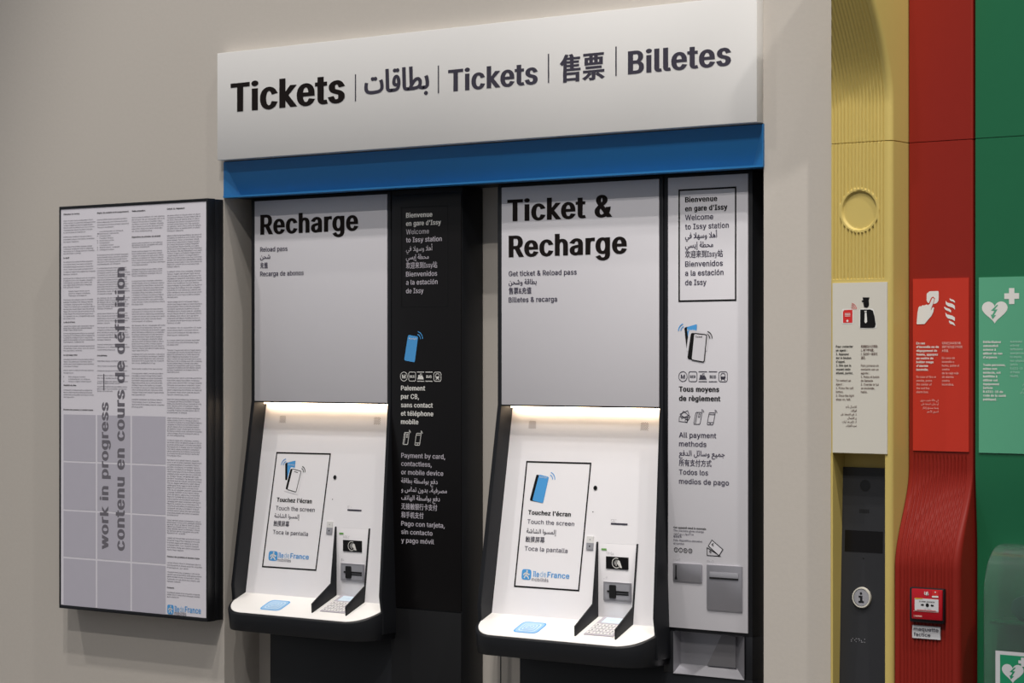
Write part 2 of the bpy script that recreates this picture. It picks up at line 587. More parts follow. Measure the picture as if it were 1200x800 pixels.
yfront = lambda z: YF - FWD * ff(z)
flare = lambda z: FL * ff(z)
SP = Plane((XW0, .035, ZP), (1, 0, 0), (0, .065, ZU - ZP))     # screen panel
TR = Plane((XW0, .035, ZP), (1, 0, 0), (0, 1, .4))             # tray top
TW = at(701, 638, .0585).x; TE = at(746.5, 641, .0585).x      # card terminal left and right
YT = .0585


def machine(kind):
    right = kind == 'pay'
    x_end = XE if right else at(541, 300, YF).x - DX
    root = empty('ticket_machine', (XW0 + .25 + MB.off.x, .1, 0),
                 'ticket and recharge machine with white payment column, under the right half of the blue header' if right else
                 'recharge machine with black payment column, next to the information board', 'ticket machine')
    xs = XW1 + .012
    xcol0 = XC0 - .014 if right else at(458, 300, YF).x - DX
    # cabinet
    c = MB('black')
    c.box(XO, xs, YF + .003, NB - .002, ZU - .004, ZT - .003)
    c.box(XO + .07, xs, YF + .004, NB - .002, 0, .80)
    c.box(XO + .004, xs - .004, .115, NB - .002, .80, ZU - .004)
    if right:
        # column with an opening for the change bowl
        bx0, bx1 = at(789, 770, YF).x, at(872.3, 770, YF).x
        bz0, bz1 = at(789, 755, YF).z - 0, at(789, 739, YF).z
        bz0 = at(789, 788.5, YF).z
        c.box(xs, x_end, YF + .003, NB - .002, bz1, ZT - .003)
        c.box(xs, x_end, YF + .003, NB - .002, 0, bz0)
        c.box(xs, bx0, YF + .003, NB - .002, bz0, bz1)
        c.box(bx1, x_end, YF + .003, NB - .002, bz0, bz1)
        c.box(bx0, bx1, NB - .02, NB - .002, bz0, bz1)
    else:
        c.box(xs, x_end, YF + .003, NB - .002, 0, ZT - .003)
    c.build('cabinet', root, bevel=.0015)
    # upper panel
    u = MB('lacquer_white'); u.box(XW0, XW1, YF - .001, YF + .004, ZU, ZTOP); up = u.build('upper_panel', root, bevel=.0008)
    # side cheeks, running from the upper panel down into the tray
    zs = [ZTOP + .006, ZU, ZU - .03] + [ZU - .03 - (ZU - .03 - .85) * i / 10 for i in range(1, 11)] + [.80]
    for sd in (-1, 1):
        m = MB('black')
        vs = []
        for z in zs:
            xi = (XW0 - flare(z)) if sd < 0 else (XW1 + flare(z))
            xo = (XO - flare(z)) if sd < 0 else (xs + flare(z) * .9)
            y = yfront(z) if z < ZU else YF
            if z <= .86: y += .012
            xi += .0007 * sd
            vs += [(xi, y, z), (xo, y, z), (xo, .125, z), (xi, .125, z)]
        fs = []
        for i in range(len(zs) - 1):
            for j in range(4):
                q = (4 * i + j, 4 * i + (j + 1) % 4, 4 * i + 4 + (j + 1) % 4, 4 * i + 4 + j)
                fs.append(q if sd > 0 else q[::-1])
        t = (0, 3, 2, 1); b = tuple(4 * (len(zs) - 1) + j for j in range(4))
        fs += [t, b] if sd > 0 else [t[::-1], b[::-1]]
        m.add(vs, fs); o = m.build('side_cheek', root, bevel=.0018)
        bm = bmesh.new(); bm.from_mesh(o.data); bmesh.ops.recalc_face_normals(bm, faces=bm.faces); bm.to_mesh(o.data); bm.free()
    # recess ceiling and lamp
    m = MB('lacquer_white'); m.box(XW0, XW1, YF + .004, .112, ZU, ZU + .012); m.build('recess_ceiling', root)
    m = MB('warm_light'); m.box(XW0 + .006, XW1 - .004, .082, .096, ZU - .008, ZU - .0005); m.build('light_strip', root)
    # screen panel with a notch for the card terminal
    L = (SP.P(0, 0) - V((0, .1, ZU))).length
    nv = (1.078 - ZP) / SP.v.z
    a, b = TW - XW0 - .004, TE - XW0 + .004
    W = XW1 - XW0
    pts = [(-FL, -.01), (a, -.01), (a, nv), (b, nv), (b, -.01), (W + FL, -.01), (W, L), (0, L)]
    m = MB('screen_white'); m.prism(SP, pts, -.008, 0); sp = m.build('screen_panel', root)
    for cx, cy in ((624, 497.3), (755.4, 499.6)):
        g_ = MB('ink_rust'); uu, vv = SP.uv(cx, cy)
        for i in range(9):
            for j in range(8):
                if (i + j) % 2 == 0: g_.disc(SP, uu + (i - 4) * .0026, vv + (j - 3.5) * .0026, .00115, .0005, k=8)
        g_.build('speaker_grille', sp)
    m = MB('black_gloss'); uu, vv = SP.uv(698, 571.6); m.disc(SP, uu, vv, .0052, .0012)
    m.ring(SP, uu, vv, .0055, .001, .0015, 'steel_dark'); m.build('camera_eye', sp)
    m = MB('ink_grey'); uu, vv = SP.uv(695, 599.6); m.disc(SP, uu, vv, .0016, .0006)
    u0, v0 = SP.uv(716, 613.3); u1 = SP.uv(735.6, 614)[0]; m.rect(SP, u0, u1, v0 - .0022, v0 + .0022, .0008, 'ink_grey')
    braille(m, SP, 716.5, 608.5, 3); m.build('ticket_slot', sp)
    u0, v1 = SP.uv(688.6, 628); u1, v0 = SP.uv(695.4, 644)
    m = MB('grey_mid'); vm = (v0 + v1) / 2
    m.rect(SP, u0, u1, v0, vm, .003, 'grey_mid', .0028); m.rect(SP, u0, u1, vm, v1, .003, 'sign_white', .0028)
    m.disc(SP, (u0 + u1) / 2, (v0 + vm) / 2, .0022, .0034, 'ink', 10); m.disc(SP, (u0 + u1) / 2, (v1 + vm) / 2, .0018, .0034, 'grey_mid', 10)
    m.build('volume_switch', sp)
    # printed screen
    m = MB('ink')
    off = MB.off
    if right:
        m.pxline(SP, [(617.6, 540.8), (692.4, 542.8), (678.2, 691.8), (603.2, 686.6)], .0042, True)
        m.build('screen_border', sp); m = MB('ink')
        phone(m, SP, [(632, 555.8), (643.4, 558.6), (636.6, 589.4), (624, 586.2)], 'blue_ink', (-3.2, 0))
        m.text(SP, 'Navigo', 632.6, 559.6, 641.4, 1.9, 0, 'white_ink', n=.0012)
        waves(m, SP, 643.5, 561.5, 8.5, 0, 75, 'blue_ink')
        m.build('pictogram', sp); m = MB('ink')
        m.text(SP, "Touchez l'écran", 619, 602.6, 669.2, 5.2, .05, 'ink')
        m.text(SP, 'Touch the screen', 618, 613.2, 673.2, 5.0, .012, 'ink_lilac')
        m.text(SP, 'إلمسوا الشاشة', 617, 624, 652, 5.0, .012, 'ink_grey', ar=True)
        m.text(SP, '触摸屏幕', 615.8, 634.2, 638.4, 5.2, .012, 'ink_grey')
        m.text(SP, 'Toca la pantalla', 614.9, 644.6, 665.4, 5.0, .012, 'ink_lilac')
        m.build('instruction_text', sp); m = MB('ink')
        logo(m, SP, (612, 666.4, 622.2, 679.4), (624.4, 667.4), 675.4, 6.6, (623, 642.7), 680.4)
    else:
        MB.off = V((0, 0, 0))
        q = Plane(SP.o + off, SP.u, SP.v)
        m.pxline(q, [(324.6, 530.2), (387.2, 531.8), (370.2, 667.8), (307.8, 663.6)], .0042, True)
        m.build('screen_border', sp); m = MB('ink')
        phone(m, q, [(337, 542), (346.6, 539.4), (344, 562), (337, 562)], 'blue_ink', (-2.6, .5))
        m.text(q, 'Navigo', 338, 545, 345.6, 1.7, 0, 'white_ink', n=.0012)
        m.poly(q, rpoly([q.uv(*z) for z in [(341.0, 547), (355.6, 550.4), (349, 579.5), (333, 575)]], .004), .0009, 'screen_white')
        b4 = [(343, 549.2), (353.2, 552), (347.2, 576.4), (337, 573.4)]
        m.poly(q, rpoly([q.uv(*z) for z in [(340.8, 549), (353.2, 552), (347.2, 576.4), (334.8, 573)]], .004), .001, 'ink')
        m.poly(q, rpoly([q.uv(*z) for z in b4], .003), .0012, 'screen_white')
        m.ribbon(q, rpoly([q.uv(*z) for z in b4], .003), .002, True, .0014, 'ink')
        m.pxline(q, [(345.2, 552.4), (349.4, 553.6)], .0018, n=.0015)
        waves(m, q, 352.5, 553, 7, 0, 75, 'ink')
        waves(m, q, 335.8, 545.5, 8, 100, 175, 'blue_ink')
        m.build('pictogram', sp); m = MB('ink')
        m.text(q, "Touchez l'écran", 324.4, 587.6, 365.6, 5.0, .05, 'ink')
        m.text(q, 'Touch the screen', 323.2, 597.3, 369, 4.9, .012, 'ink_grey')
        m.text(q, 'إلمسوا الشاشة', 321.6, 606, 351, 4.7, .012, 'ink_grey', ar=True)
        m.text(q, '触摸屏幕', 320.5, 615.6, 339, 5.0, .012, 'ink_grey')
        m.text(q, 'Toca la pantalla', 319.8, 625.3, 361.2, 4.7, .012, 'ink_grey')
        m.build('instruction_text', sp); m = MB('ink')
        logo(m, q, (315.4, 645.2, 325, 657.2), (326, 362), 653.2, 6, (325, 341), 657.5)
    m.build('network_logo', sp)
    MB.off = off
    # tray: black slab with rounded front corners, white top
    xa, xb = XO - FL, xs + FL * .9

    def outline(ins, r, back):
        x0, x1, yf = xa + ins, xb - ins, -.077 + ins
        r = r - ins
        o = [(x0, back)]
        for i in range(13):
            t = math.pi / 2 * i / 12
            o.append((x0 + r - r * math.cos(t), yf + r - r * math.sin(t)))
        for i in range(13):
            t = math.pi / 2 * i / 12
            o.append((x1 - r + r * math.sin(t), yf + r - r * math.cos(t)))
        return o + [(x1, back)]
    ztop = lambda y: .864 + .4 * y
    def slab(name, ins, back, dz, zb, mname, ins2=.006):
        m = MB(mname)
        o1 = outline(ins, .09, back); o2 = outline(ins + ins2, .09, back)
        k = len(o1)
        vs = [(x, y, ztop(y) + dz) for x, y in o1] + [(x, y, zb if zb else ztop(y) - .006) for x, y in o2]
        fs = [tuple(range(k)), tuple(reversed(range(k, 2 * k)))] + [(i, k + i, k + (i + 1) % k, (i + 1) % k) for i in range(k)]
        m.add(vs, fs)
        return m.build(name, root, bevel=.003 if zb else .0015)
    slab('tray_body', 0, .07, -.001, .783, 'black')
    tr = slab('tray', .008, .064, .0008, None, 'tray_white', 0)
    m = MB('blue_pale')
    cu = [TR.uv(*z) for z in ((601.3, 740.7), (611.9, 728.2), (640.6, 730.0), (631.2, 743.0))]
    pl = TR
    u0 = (cu[0][0] + cu[1][0]) / 2; u1 = (cu[2][0] + cu[3][0]) / 2; v0 = (cu[0][1] + cu[3][1]) / 2; v1 = (cu[1][1] + cu[2][1]) / 2
    for i, (t, mm) in enumerate(((0, 'blue_ink'), (.05, 'blue_pale'), (.15, 'blue_white'), (.18, 'blue_pale'), (.26, 'blue_white'), (.29, 'blue_pale'), (.36, 'blue_white'), (.39, 'blue_pale'))):
        du, dv = (u1 - u0) * t, (v1 - v0) * t
        m.poly(TR, rpoly([(u0 + du, v0 + dv), (u1 - du, v0 + dv), (u1 - du, v1 - dv), (u0 + du, v1 - dv)], .016 * (1 - 2 * t)), .0012 + .0003 * i, mm)
    uc, vc = (u0 + u1) / 2, (v0 + v1) / 2
    m.ribbon(TR, [(uc - .006, vc - .003), (uc, vc + .003), (uc + .006, vc - .003)], .0015, False, .004, 'blue_white')
    tag(m.build('card_target', tr), 'pale blue rounded square of nested lines')
    # key pad on the tray
    u0 = TR.uv(709.6, 723.2)[0]; u1 = TR.uv(730, 724.6)[0]; v1 = TR.uv(709.6, 723.2)[1]; v0 = TR.uv(687, 744)[1]
    kp = MB('grey_ink'); kp.rect(TR, TW - XW0 + .018, TE - XW0 - .012, v0, v1, .003, 'pale_ink', .003); kb = kp.build('key_pad', tr)
    a_, b_ = TW - XW0 + .018, TE - XW0 - .012
    d = MB('blue_white'); d.rect(TR, a_ + .012, b_ - .004, lerp(v0, v1, .66), lerp(v0, v1, .95), .0034)
    d.pxline(TR, [TRP for TRP in ((715, 728), (722, 728.6))], .001, n=.0037, m='blue_pale'); d.build('display', kb)
    for r_ in range(4):
        for c_ in range(4):
            kk = MB('sign_white'); ww = (b_ - a_) / 4.6; hh = (v1 - v0) * .58 / 4.4
            x = a_ + .004 + c_ * ww * 1.08; y = v0 + .004 + r_ * hh * 1.08
            kk.prism(TR, rpoly([(x, y), (x + ww * .84, y), (x + ww * .84, y + hh * .8), (x, y + hh * .8)], .0015, 2), .003, .0045, 'sign_white')
            kk.rect(TR, x + ww * .3, x + ww * .55, y + hh * .25, y + hh * .5, .0047, 'ink_grey')
            kk.build('key', kb)
    # card terminal
    m = MB('screen_white'); m.box(TW, TE, YT, YT + .01, .862, 1.078); ct = m.build('card_terminal', root, bevel=.001)
    q = WP(YT)
    m = MB('green_led'); m.pxpoly(q, [(705, 642.2), (711, 642.5), (711, 644.6), (705, 644.3)], .001); m.build('status_light', ct)
    m = MB('braille'); braille(m, q, 711, 646.5, 4); braille(m, q, 708, 675.5, 2); m.build('braille_marks', ct)
    u0, v1 = q.uv(710.6, 651.5); u1, v0 = q.uv(736.6, 667.5)
    m = MB('black_gloss'); m.rect(q, u0, u1, v0, v1, .002, 'black_gloss', .002)
    uc, vc = (u0 + u1) / 2 - .002, (v0 + v1) / 2
    m.arc(q, uc, vc, .0125, 60, 330, .0018, .0026, 'white_ink')
    for i in range(3): m.arc(q, uc - .009, vc, .004 + i * .0036, -45, 45, .0014, .0026, 'white_ink', 6)
    m.poly(q, [(uc + .004, vc + .008), (uc + .011, vc + .006), (uc + .018, vc - .012), (uc + .010, vc - .011), (uc + .003, vc - .001)], .0026, 'white_ink')
    m.build('contactless_reader', ct)
    u0, v1 = q.uv(708.2, 681); u1, v0 = q.uv(740.5, 705.4)
    m = MB('steel'); m.rect(q, u0, u1, v0, v1, .004, 'steel', .004)
    m.rect(q, u0 + .004, u1 - .004, v0 + .004, v1 - .004, .0044, 'grey_mid'); cs = m.build('card_slot', ct)
    m = MB('black_deep'); um = lerp(u0, u1, .36); vm = (v0 + v1) / 2; h_ = (v1 - v0) * .35
    m.prism(q, rpoly([(um - .011, vm - h_), (um + .009, vm - h_), (um + .009, vm + h_), (um - .011, vm + h_)], .003), .004, .007)
    m.rect(q, um - .018, u1 - .007, vm - .002, vm + .0025, .0062, 'black_deep', .002)
    m.rect(q, um + .004, u1 - .007, vm - .0075, vm - .0045, .0054, 'black_deep', .001); m.build('slot_mouth', cs)
    # side fins of the terminal
    for xf, dxf in ((TW, -.004), (TE, .0)):
        fp = Plane((TW, 0, 0), (0, 1, 0), (0, 0, 1))
        pts = [(.068, 1.083), (YT - .003, 1.080)]
        pts += [(lambda h: (h.y, h.z))(fp.hit(*z)) for z in ((693.4, 707.5), (674.2, 733.5), (673.9, 745.6))]
        pts[2] = (.035 + .065 * (pts[2][1] - ZP) / (ZU - ZP) - .004, pts[2][1])
        pts[4] = (pts[3][0] + .001, ztop(pts[3][0]) - .002)
        pts += [(.068, .86)]
        m = MB('black'); fp2 = Plane((xf + dxf, 0, 0), (0, 1, 0), (0, 0, 1)); m.prism(fp2, pts, 0, .004); m.build('side_fin', root, bevel=.0006)
    return root, xcol0, x_end


# ---- right machine
MB.off = V((0, 0, 0))
pay, _, _ = machine('pay')
p = WP(YF - .001)
up = [o for o in COL.objects if o.parent == pay and o.name.startswith('upper_panel')][0]
m = MB('ink_brown')
m.text(p, 'Ticket &', 594.6, 259.6, 717.8, 25.5, .068); m.text(p, 'Recharge', 596.2, 301.4, 735, 25.2, .068)
m.build('headline', up); m = MB('ink')
for s_, y, r, ar in (('Get ticket & Reload pass', 323.6, 676, 0), ('بطاقة وشحن', 333.4, 629, 1), ('售票&充值', 344, 623, 0), ('Billetes & recarga', 354.2, 653, 0)):
    m.text(p, s_, 596.2, y, r, 5.9, .03, 'ink_lilac', ar=bool(ar))
m.build('lettering', up)
zc0 = .8785
m = MB('lacquer_white'); m.box(XC0, XC1, YF - .001, YF + .004, zc0, ZTOP + .001); pc = m.build('payment_panel', pay, bevel=.0008)
m = MB('ink')
m.pxline(p, [(796, 223), (862.2, 219.4), (862.2, 351.4), (796, 352.8)], .0042, True)
m.build('text_border', pc); m = MB('ink')
rows = [('Bienvenue', 237.2, 840.8, 'ink', .05, 0), ("en gare d'Issy", 247.6, 852.6, 'ink', .05, 0), ('Welcome', 258, 836, 'ink_lilac', .025, 0),
        ('to Issy station', 268.7, 854.2, 'ink_lilac', .025, 0), ('أهلا وسهلا في', 279.3, 840.6, 'ink_lilac', .02, 1), ('محطة إيسي', 290.2, 836, 'ink_lilac', .02, 1),
        ('欢迎来到Issy站', 301.4, 847.2, 'ink_lilac', .02, 0), ('Bienvenidos', 312.4, 847.2, 'ink_lilac', .025, 0), ('a la estación', 323, 848, 'ink_lilac', .025, 0), ('de Issy', 334, 828, 'ink_lilac', .025, 0)]
for s_, y, r, mm, bo, ar in rows: m.text(p, s_, 803, y, r, 6.3, bo, mm, ar=bool(ar))
m.build('welcome_text', pc)
m = MB('ink')
phone(m, p, [(805, 383), (817, 379.6), (815, 404), (808, 410)], 'blue_ink', (-3, .8))
m.text(p, 'Navigo', 805.6, 388, 815.6, 2.2, 0, 'white_ink', n=.0012)
m.poly(p, rpoly([p.uv(*z) for z in [(807.4, 387.4), (812, 386.8), (831, 390), (829, 411.5), (804.4, 411.5)]], .006), .0009, 'lacquer_white')
b4 = [(813.5, 390.4), (828.6, 392.2), (825.4, 424.2), (810.4, 421.4)]
m.poly(p, rpoly([p.uv(*z) for z in [(810, 389.6), (828.6, 392.2), (825.4, 424.2), (805.6, 420.4)]], .006), .001, 'ink')
m.poly(p, rpoly([p.uv(*z) for z in b4], .005), .0012, 'lacquer_white'); m.ribbon(p, rpoly([p.uv(*z) for z in b4], .005), .0026, True, .0014, 'ink')
m.text(p, 'Ticket', 815, 395.6, 823.4, 2.2, .03, 'ink', n=.0015)
waves(m, p, 827.5, 396.5, 8.5, 0, 75, 'ink'); waves(m, p, 802.5, 387.5, 8.5, 105, 180, 'blue_ink')
m.build('pictogram', pc); m = MB('ink')
transit_row(m, p, 794.6, 853.4, 441, 'ink_grey')
m.build('pictogram', pc)
m = MB('ink')
for s_, y, r, mm, bo, ar in [('Tous moyens', 458.6, 843, 'ink', .05, 0), ('de règlement', 469.4, 844.5, 'ink', .05, 0), ('All payment', 512.2, 839.5, 'ink_lilac', .025, 0),
                              ('methods', 522.6, 828, 'ink_lilac', .025, 0), ('جميع وسائل الدفع', 533.4, 849.6, 'ink_lilac', .02, 1), ('所有支付方式', 545, 834, 'ink_lilac', .02, 0),
                              ('Todos los', 555.6, 830, 'ink_lilac', .025, 0), ('medios de pago', 566.4, 854.4, 'ink_lilac', .025, 0)]:
    m.text(p, s_, 795.8, y, r, 6.0, bo, mm, ar=bool(ar))
m.build('payment_text', pc)
m = MB('ink')
# notes, card and phone
u, v = p.uv(802, 488)
for a_, o_ in ((22, (.001, .005)), (-6, (-.003, -.007)), (-35, (.004, .002))):
    c_, s_ = math.cos(math.radians(a_)), math.sin(math.radians(a_))
    m.ribbon(p, [(u + o_[0] + x * c_ - y * s_, v + o_[1] + x * s_ + y * c_) for x, y in ((-.012, -.006), (.012, -.006), (.012, .006), (-.012, .006))], .0016, True, m='ink_grey')
for q in ((.006, -.010), (.011, -.004)): m.ring(p, u + q[0], v + q[1], .0035, .0014, m='ink_grey', k=14)
small_phone(m, p, 818, 490, 8.6, 14, 'ink_grey', 'card'); small_phone(m, p, 833.5, 490.5, 8.4, 14, 'ink_grey', 'phone')
m.build('money_pictogram', pc)
m = MB('ink')
for s_, y, r, mm, bo, ar in [('Cet appareil rend la monnaie', 618.7, 827.5, 'ink', .04, 0), ('This machine gives change', 622.3, 825, 'ink_lilac', .01, 0), ('هذا الجهاز يرجع النقود', 625.8, 813, 'ink_lilac', .01, 1),
                              ('本机找零', 629.4, 799, 'ink_lilac', .01, 0), ('Este dispositivo devuelve', 633.6, 823, 'ink_lilac', .01, 0), ('el cambio', 637.4, 802, 'ink_lilac', .01, 0)]:
    m.text(p, s_, 789.4, y, r, 2.3, bo, mm, res=1, ar=bool(ar))
m.build('change_text', pc)
m = MB('ink')
for x, y, s_ in ((792.3, 644, '2'), (797.8, 644.4, '1'), (803.3, 644.9, '50'), (809, 645.3, '20')):
    u, v = p.uv(x, y); m.ring(p, u, v, .0052, .0016, m='ink'); m.uvtext(p, s_, u, v - .0022, .0044, None, .03, center=True, k=.7)
braille(m, p, 790, 654, 4, .8); braille(m, p, 829, 656.3, 4, .8)
for pts in ([(828.7, 641.5), (841.5, 649.6), (844.6, 652), (844.2, 651.6), (828.8, 650.6)],): m.pxline(p, pts, .002, True)
m.poly(p, [p.uv(*z) for z in ((834.5, 632.6), (847.3, 643.6), (842.8, 650.8), (830.4, 639.4))], .0008, 'lacquer_white')
m.pxline(p, [(834.5, 632.6), (847.3, 643.6), (842.8, 650.8), (830.4, 639.4)], .002, True, .001)
for x, y in ((832.3, 647.6), (835, 639.6)): m.text(p, '€', x - 1, y, x + 2, 3.6, .02, 'ink', n=.0012)
m.build('coin_and_note_pictogram', pc)
u0, v1 = p.uv(789.4, 659); u1, v0 = p.uv(823.3, 682.6)
m = MB('steel'); m.prism(p, rpoly([(u0, v0), (u1, v0), (u1, v1), (u0, v1)], .003), 0, .004); o = m.build('coin_slot', pc, bevel=.0008)
m = MB('black_deep'); m.rect(p, u0 + .008, u0 + .0115, v0 + .006, v1 - .005, .0046); m.poly(p, [(u0 + .006, v0 + .004), (u0 + .014, v0 + .004), (u0 + .0115, v0 + .014), (u0 + .008, v0 + .014)], .0046, 'steel_dark'); m.build('slot_mouth', o)
u0, v1 = p.uv(829, 661); u1, v0 = p.uv(870.4, 717)
m = MB('steel'); m.prism(p, rpoly([(u0, v0), (u1, v0), (u1, v1), (u0, v1)], .003), 0, .004)
m.rect(p, u0 + .009, u1 - .010, lerp(v0, v1, .72), lerp(v0, v1, .85), .0052, 'grey_mid', .001)
o = m.build('banknote_slot', pc, bevel=.0006)
m = MB('black_deep'); m.rect(p, u0 + .009, u1 - .010, lerp(v0, v1, .69), lerp(v0, v1, .73), .0056, 'black_deep', .0015); m.build('slot_mouth', o)
# change bowl
bx0, bx1 = at(789, 770, YF).x, at(872.3, 770, YF).x
bz1, bz0 = at(789, 739, YF).z, at(789, 788.5, YF).z
m = MB('bowl_steel')
ym = YF + .026; ix = .036
O = [(bx0, YF, bz0), (bx1, YF, bz0), (bx1, YF, bz1), (bx0, YF, bz1)]
I = [(bx0 + .005, ym, bz0 + .022), (bx1 - ix, ym, bz0 + .022), (bx1 - ix, ym, bz1 - .002), (bx0 + .005, ym, bz1 - .002)]
m.add(O + I, [(0, 1, 5, 4), (1, 2, 6, 5), (2, 3, 7, 6), (3, 0, 4, 7), (4, 5, 6, 7)])
bw = m.build('change_bowl', pay)
FPL = WP(ym - .004)
fl_ = MB('steel_dark'); ua, ub = FPL.uv(845.5, 743)[0], FPL.uv(828.5, 782)[0]
fl_.prism(FPL, [(ub, bz0 + .024), (bx1 - ix - .002, bz0 + .024), (bx1 - ix - .002, bz1 - .004), (ua, bz1 - .004)], -.0035, 0, 'bowl_flap')
fl_.build('flap', bw)
# ---- left machine
MB.off = V((DX, 0, 0))
rec_, xc0, xe = machine('recharge')
MB.off = V((0, 0, 0))
up = [o for o in COL.objects if o.parent == rec_ and o.name.startswith('upper_panel')][0]
m = MB('ink_brown')
m.text(p, 'Recharge', 305.2, 275, 420.2, 23.2, .068)
m.build('headline', up); m = MB('ink')
for s_, y, r, ar in (('Reload pass', 295, 337, 0), ('شحن', 303.4, 317, 1), ('充值', 314, 314, 0), ('Recarga de abonos', 323.6, 356, 0)):
    m.text(p, s_, 305, y, r, 5.4, .03, 'ink_lilac', ar=bool(ar))
m.build('lettering', up)
x0, x1 = at(459.5, 300, YF).x, at(540.6, 300, YF).x
m = MB('black_gloss'); m.box(x0, x1, YF - .001, YF + .004, .872, ZTOP - .004); pc = m.build('payment_panel', rec_, bevel=.001)
m = MB('black_soft'); m.box(x0, x1, YF - .001, YF + .004, .02, .868); m.build('lower_panel', rec_, bevel=.001)
m = MB('white_ink')
m.pxline(p, [(470.4, 243.2), (524.4, 240.6), (524.4, 358), (470.4, 359.4)], .003, True, m='black_soft')
m.build('text_border', pc); m = MB('white_ink')
rows = [('Bienvenue', 255.2, 506.9, 'white_ink', .04, 0), ("en gare d'Issy", 264.8, 517, 'white_ink', .04, 0), ('Welcome', 274.6, 503, 'grey_ink', .02, 0),
        ('to Issy station', 284, 518, 'pale_ink', .02, 0), ('أهلا وسهلا في', 294.3, 507, 'grey_ink', .015, 1), ('محطة إيسي', 304, 502.7, 'pale_ink', .015, 1),
        ('欢迎来到Issy站', 314.2, 512.5, 'pale_ink', .015, 0), ('Bienvenidos', 324, 512.5, 'pale_ink', .02, 0), ('a la estación', 333.6, 513, 'pale_ink', .02, 0), ('de Issy', 343.6, 496.5, 'pale_ink', .02, 0)]
for s_, y, r, mm, bo, ar in rows: m.text(p, s_, 476, y, r, 5.7, bo, mm, ar=bool(ar))
m.build('welcome_text', pc)
m = MB('white_ink')
phone(m, p, [(478.4, 392.2), (490.2, 394.2), (486.2, 424.4), (473.8, 422)], 'blue_ink', None, None, .005)
m.pxpoly(p, [(476.2, 392.4), (478.2, 392.2), (473.6, 421.6), (471.8, 420)], .0007, 'black_soft')
m.text(p, 'Navigo', 479.6, 397.6, 488.4, 2.2, 0, 'white_ink', n=.0012)
waves(m, p, 488.8, 397, 8.6, 0, 80, 'blue_ink')
m.build('pictogram', pc); m = MB('white_ink')
transit_row(m, p, 468.6, 517.8, 441, 'white_ink'); m.build('pictogram', pc)
m = MB('white_ink')
for s_, y, r in (('Paiement', 457.2, 498.4), ('par CB,', 467, 491.3), ('sans contact', 477, 507.4), ('et téléphone', 486.8, 508), ('mobile', 496.6, 490.5)):
    m.text(p, s_, 470, y, r, 5.6, .035)
m.build('payment_text', pc)
m = MB('white_ink')
small_phone(m, p, 476, 513.6, 7.2, 14, 'white_ink', 'card'); small_phone(m, p, 490, 514.5, 7.2, 14, 'white_ink', 'phone')
m.build('money_pictogram', pc)
m = MB('white_ink')
for s_, y, r, ar in (('Payment by card,', 536, 521.8, 0), ('contactless,', 545.6, 506, 0), ('or mobile device', 555.5, 519.6, 0), ('دفع بواسطة بطاقة', 565.4, 513, 1), ('مصرفية، بدون تماس و', 575.4, 524, 1), ('دفع بواسطة الهاتف', 585.2, 515.7, 1),
                     ('无接触银行卡支付', 595.8, 512.5, 0), ('和手机支付', 605.8, 496.5, 0), ('Pago con tarjeta,', 615.6, 521.3, 0), ('sin contacto', 625.3, 507, 0), ('y pago móvil', 635.2, 508.7, 0)):
    m.text(p, s_, 470.4, y, r, 5.5, .02, 'pale_ink', ar=bool(ar))
m.build('payment_text', pc)

# ------------------------------------------------------------------ information board
BY = -.067
b0 = at(69.2, 242, BY); b1 = at(243.2, 728.5, BY)
bz0, bz1 = .7995, 2.007
bd = empty('information_board', ((b0.x + b1.x) / 2, 0, bz0), 'black framed notice board with dense small print, left of the recharge machine', 'notice board')
m = MB('black')
fw = .006
m.box(b0.x, b0.x + fw, BY, -.036, bz0, bz1); m.box(b1.x - fw, b1.x, BY, -.036, bz0, bz1)
m.box(b0.x + fw, b1.x - fw, BY, -.036, bz0, bz0 + .010); m.box(b0.x + fw, b1.x - fw, BY, -.036, bz1 - .008, bz1)
m.box(b0.x + fw, b1.x - fw, -.05, -.036, bz0 + .01, bz1 - .008)
m.build('frame', bd, bevel=.0012)
m = MB('black'); m.box(b0.x + .001, b1.x - .001, -.0345, -.002, bz0 + .001, bz1 - .001); m.build('back_box', bd, bevel=.001)
YP = BY + .002
p = WP(YP)
px0, px1 = b0.x + fw + .0005, b1.x - fw - .0005
pz0, pz1 = bz0 + .0105, bz1 - .0085
m = MB('paper'); m.box(px0, px1, YP, -.0505, pz0, pz1); po = m.build('poster', bd)
pr = MB('print_grey')
cols = [(74.6, 112.3), (114.1, 152.9), (154.7, 194.2), (196, 237.4)]
for c0, c1 in cols[:3]:
    u0 = p.uv(c0, 500)[0]; u1 = p.uv(c1, 500)[0]
    for a_, b_ in ((485.4, 539.4), (541.4, 596.2), (598.2, 651.6), (653.8, 709.4)):
        v1 = p.uv(74.6, a_)[1]; v0 = p.uv(74.6, b_)[1]
        pr.rect(p, u0, u1, v0, v1, .0003, 'print_grey')
pr.build('placeholder_blocks', po)
bg = MB('big_grey')
u = p.uv(127.2, 500)[0]; v0 = p.uv(127, 644)[1]; v1 = p.uv(127, 471)[1]; hcap = u - p.uv(117.2, 500)[0]
bg.uvtext(p, 'work in progress', u, v0, hcap, v1 - v0, .05, rot=True, n=.0005)
va, vb = p.uv(122, 457)[1], p.uv(122, 438)[1]
bg.rect(p, p.uv(121.2, 500)[0], p.uv(122.4, 500)[0], va, vb, .0005)
bg.build('overprint', po)
bg = MB('big_grey')
u = p.uv(146.2, 500)[0]; v0 = p.uv(146, 645.5)[1]; v1 = p.uv(146, 313)[1]; hcap = u - p.uv(135, 500)[0]
bg.uvtext(p, 'contenu en cours de définition', u, v0, hcap, v1 - v0, .05, rot=True, n=.0005)
bg.build('overprint', po)
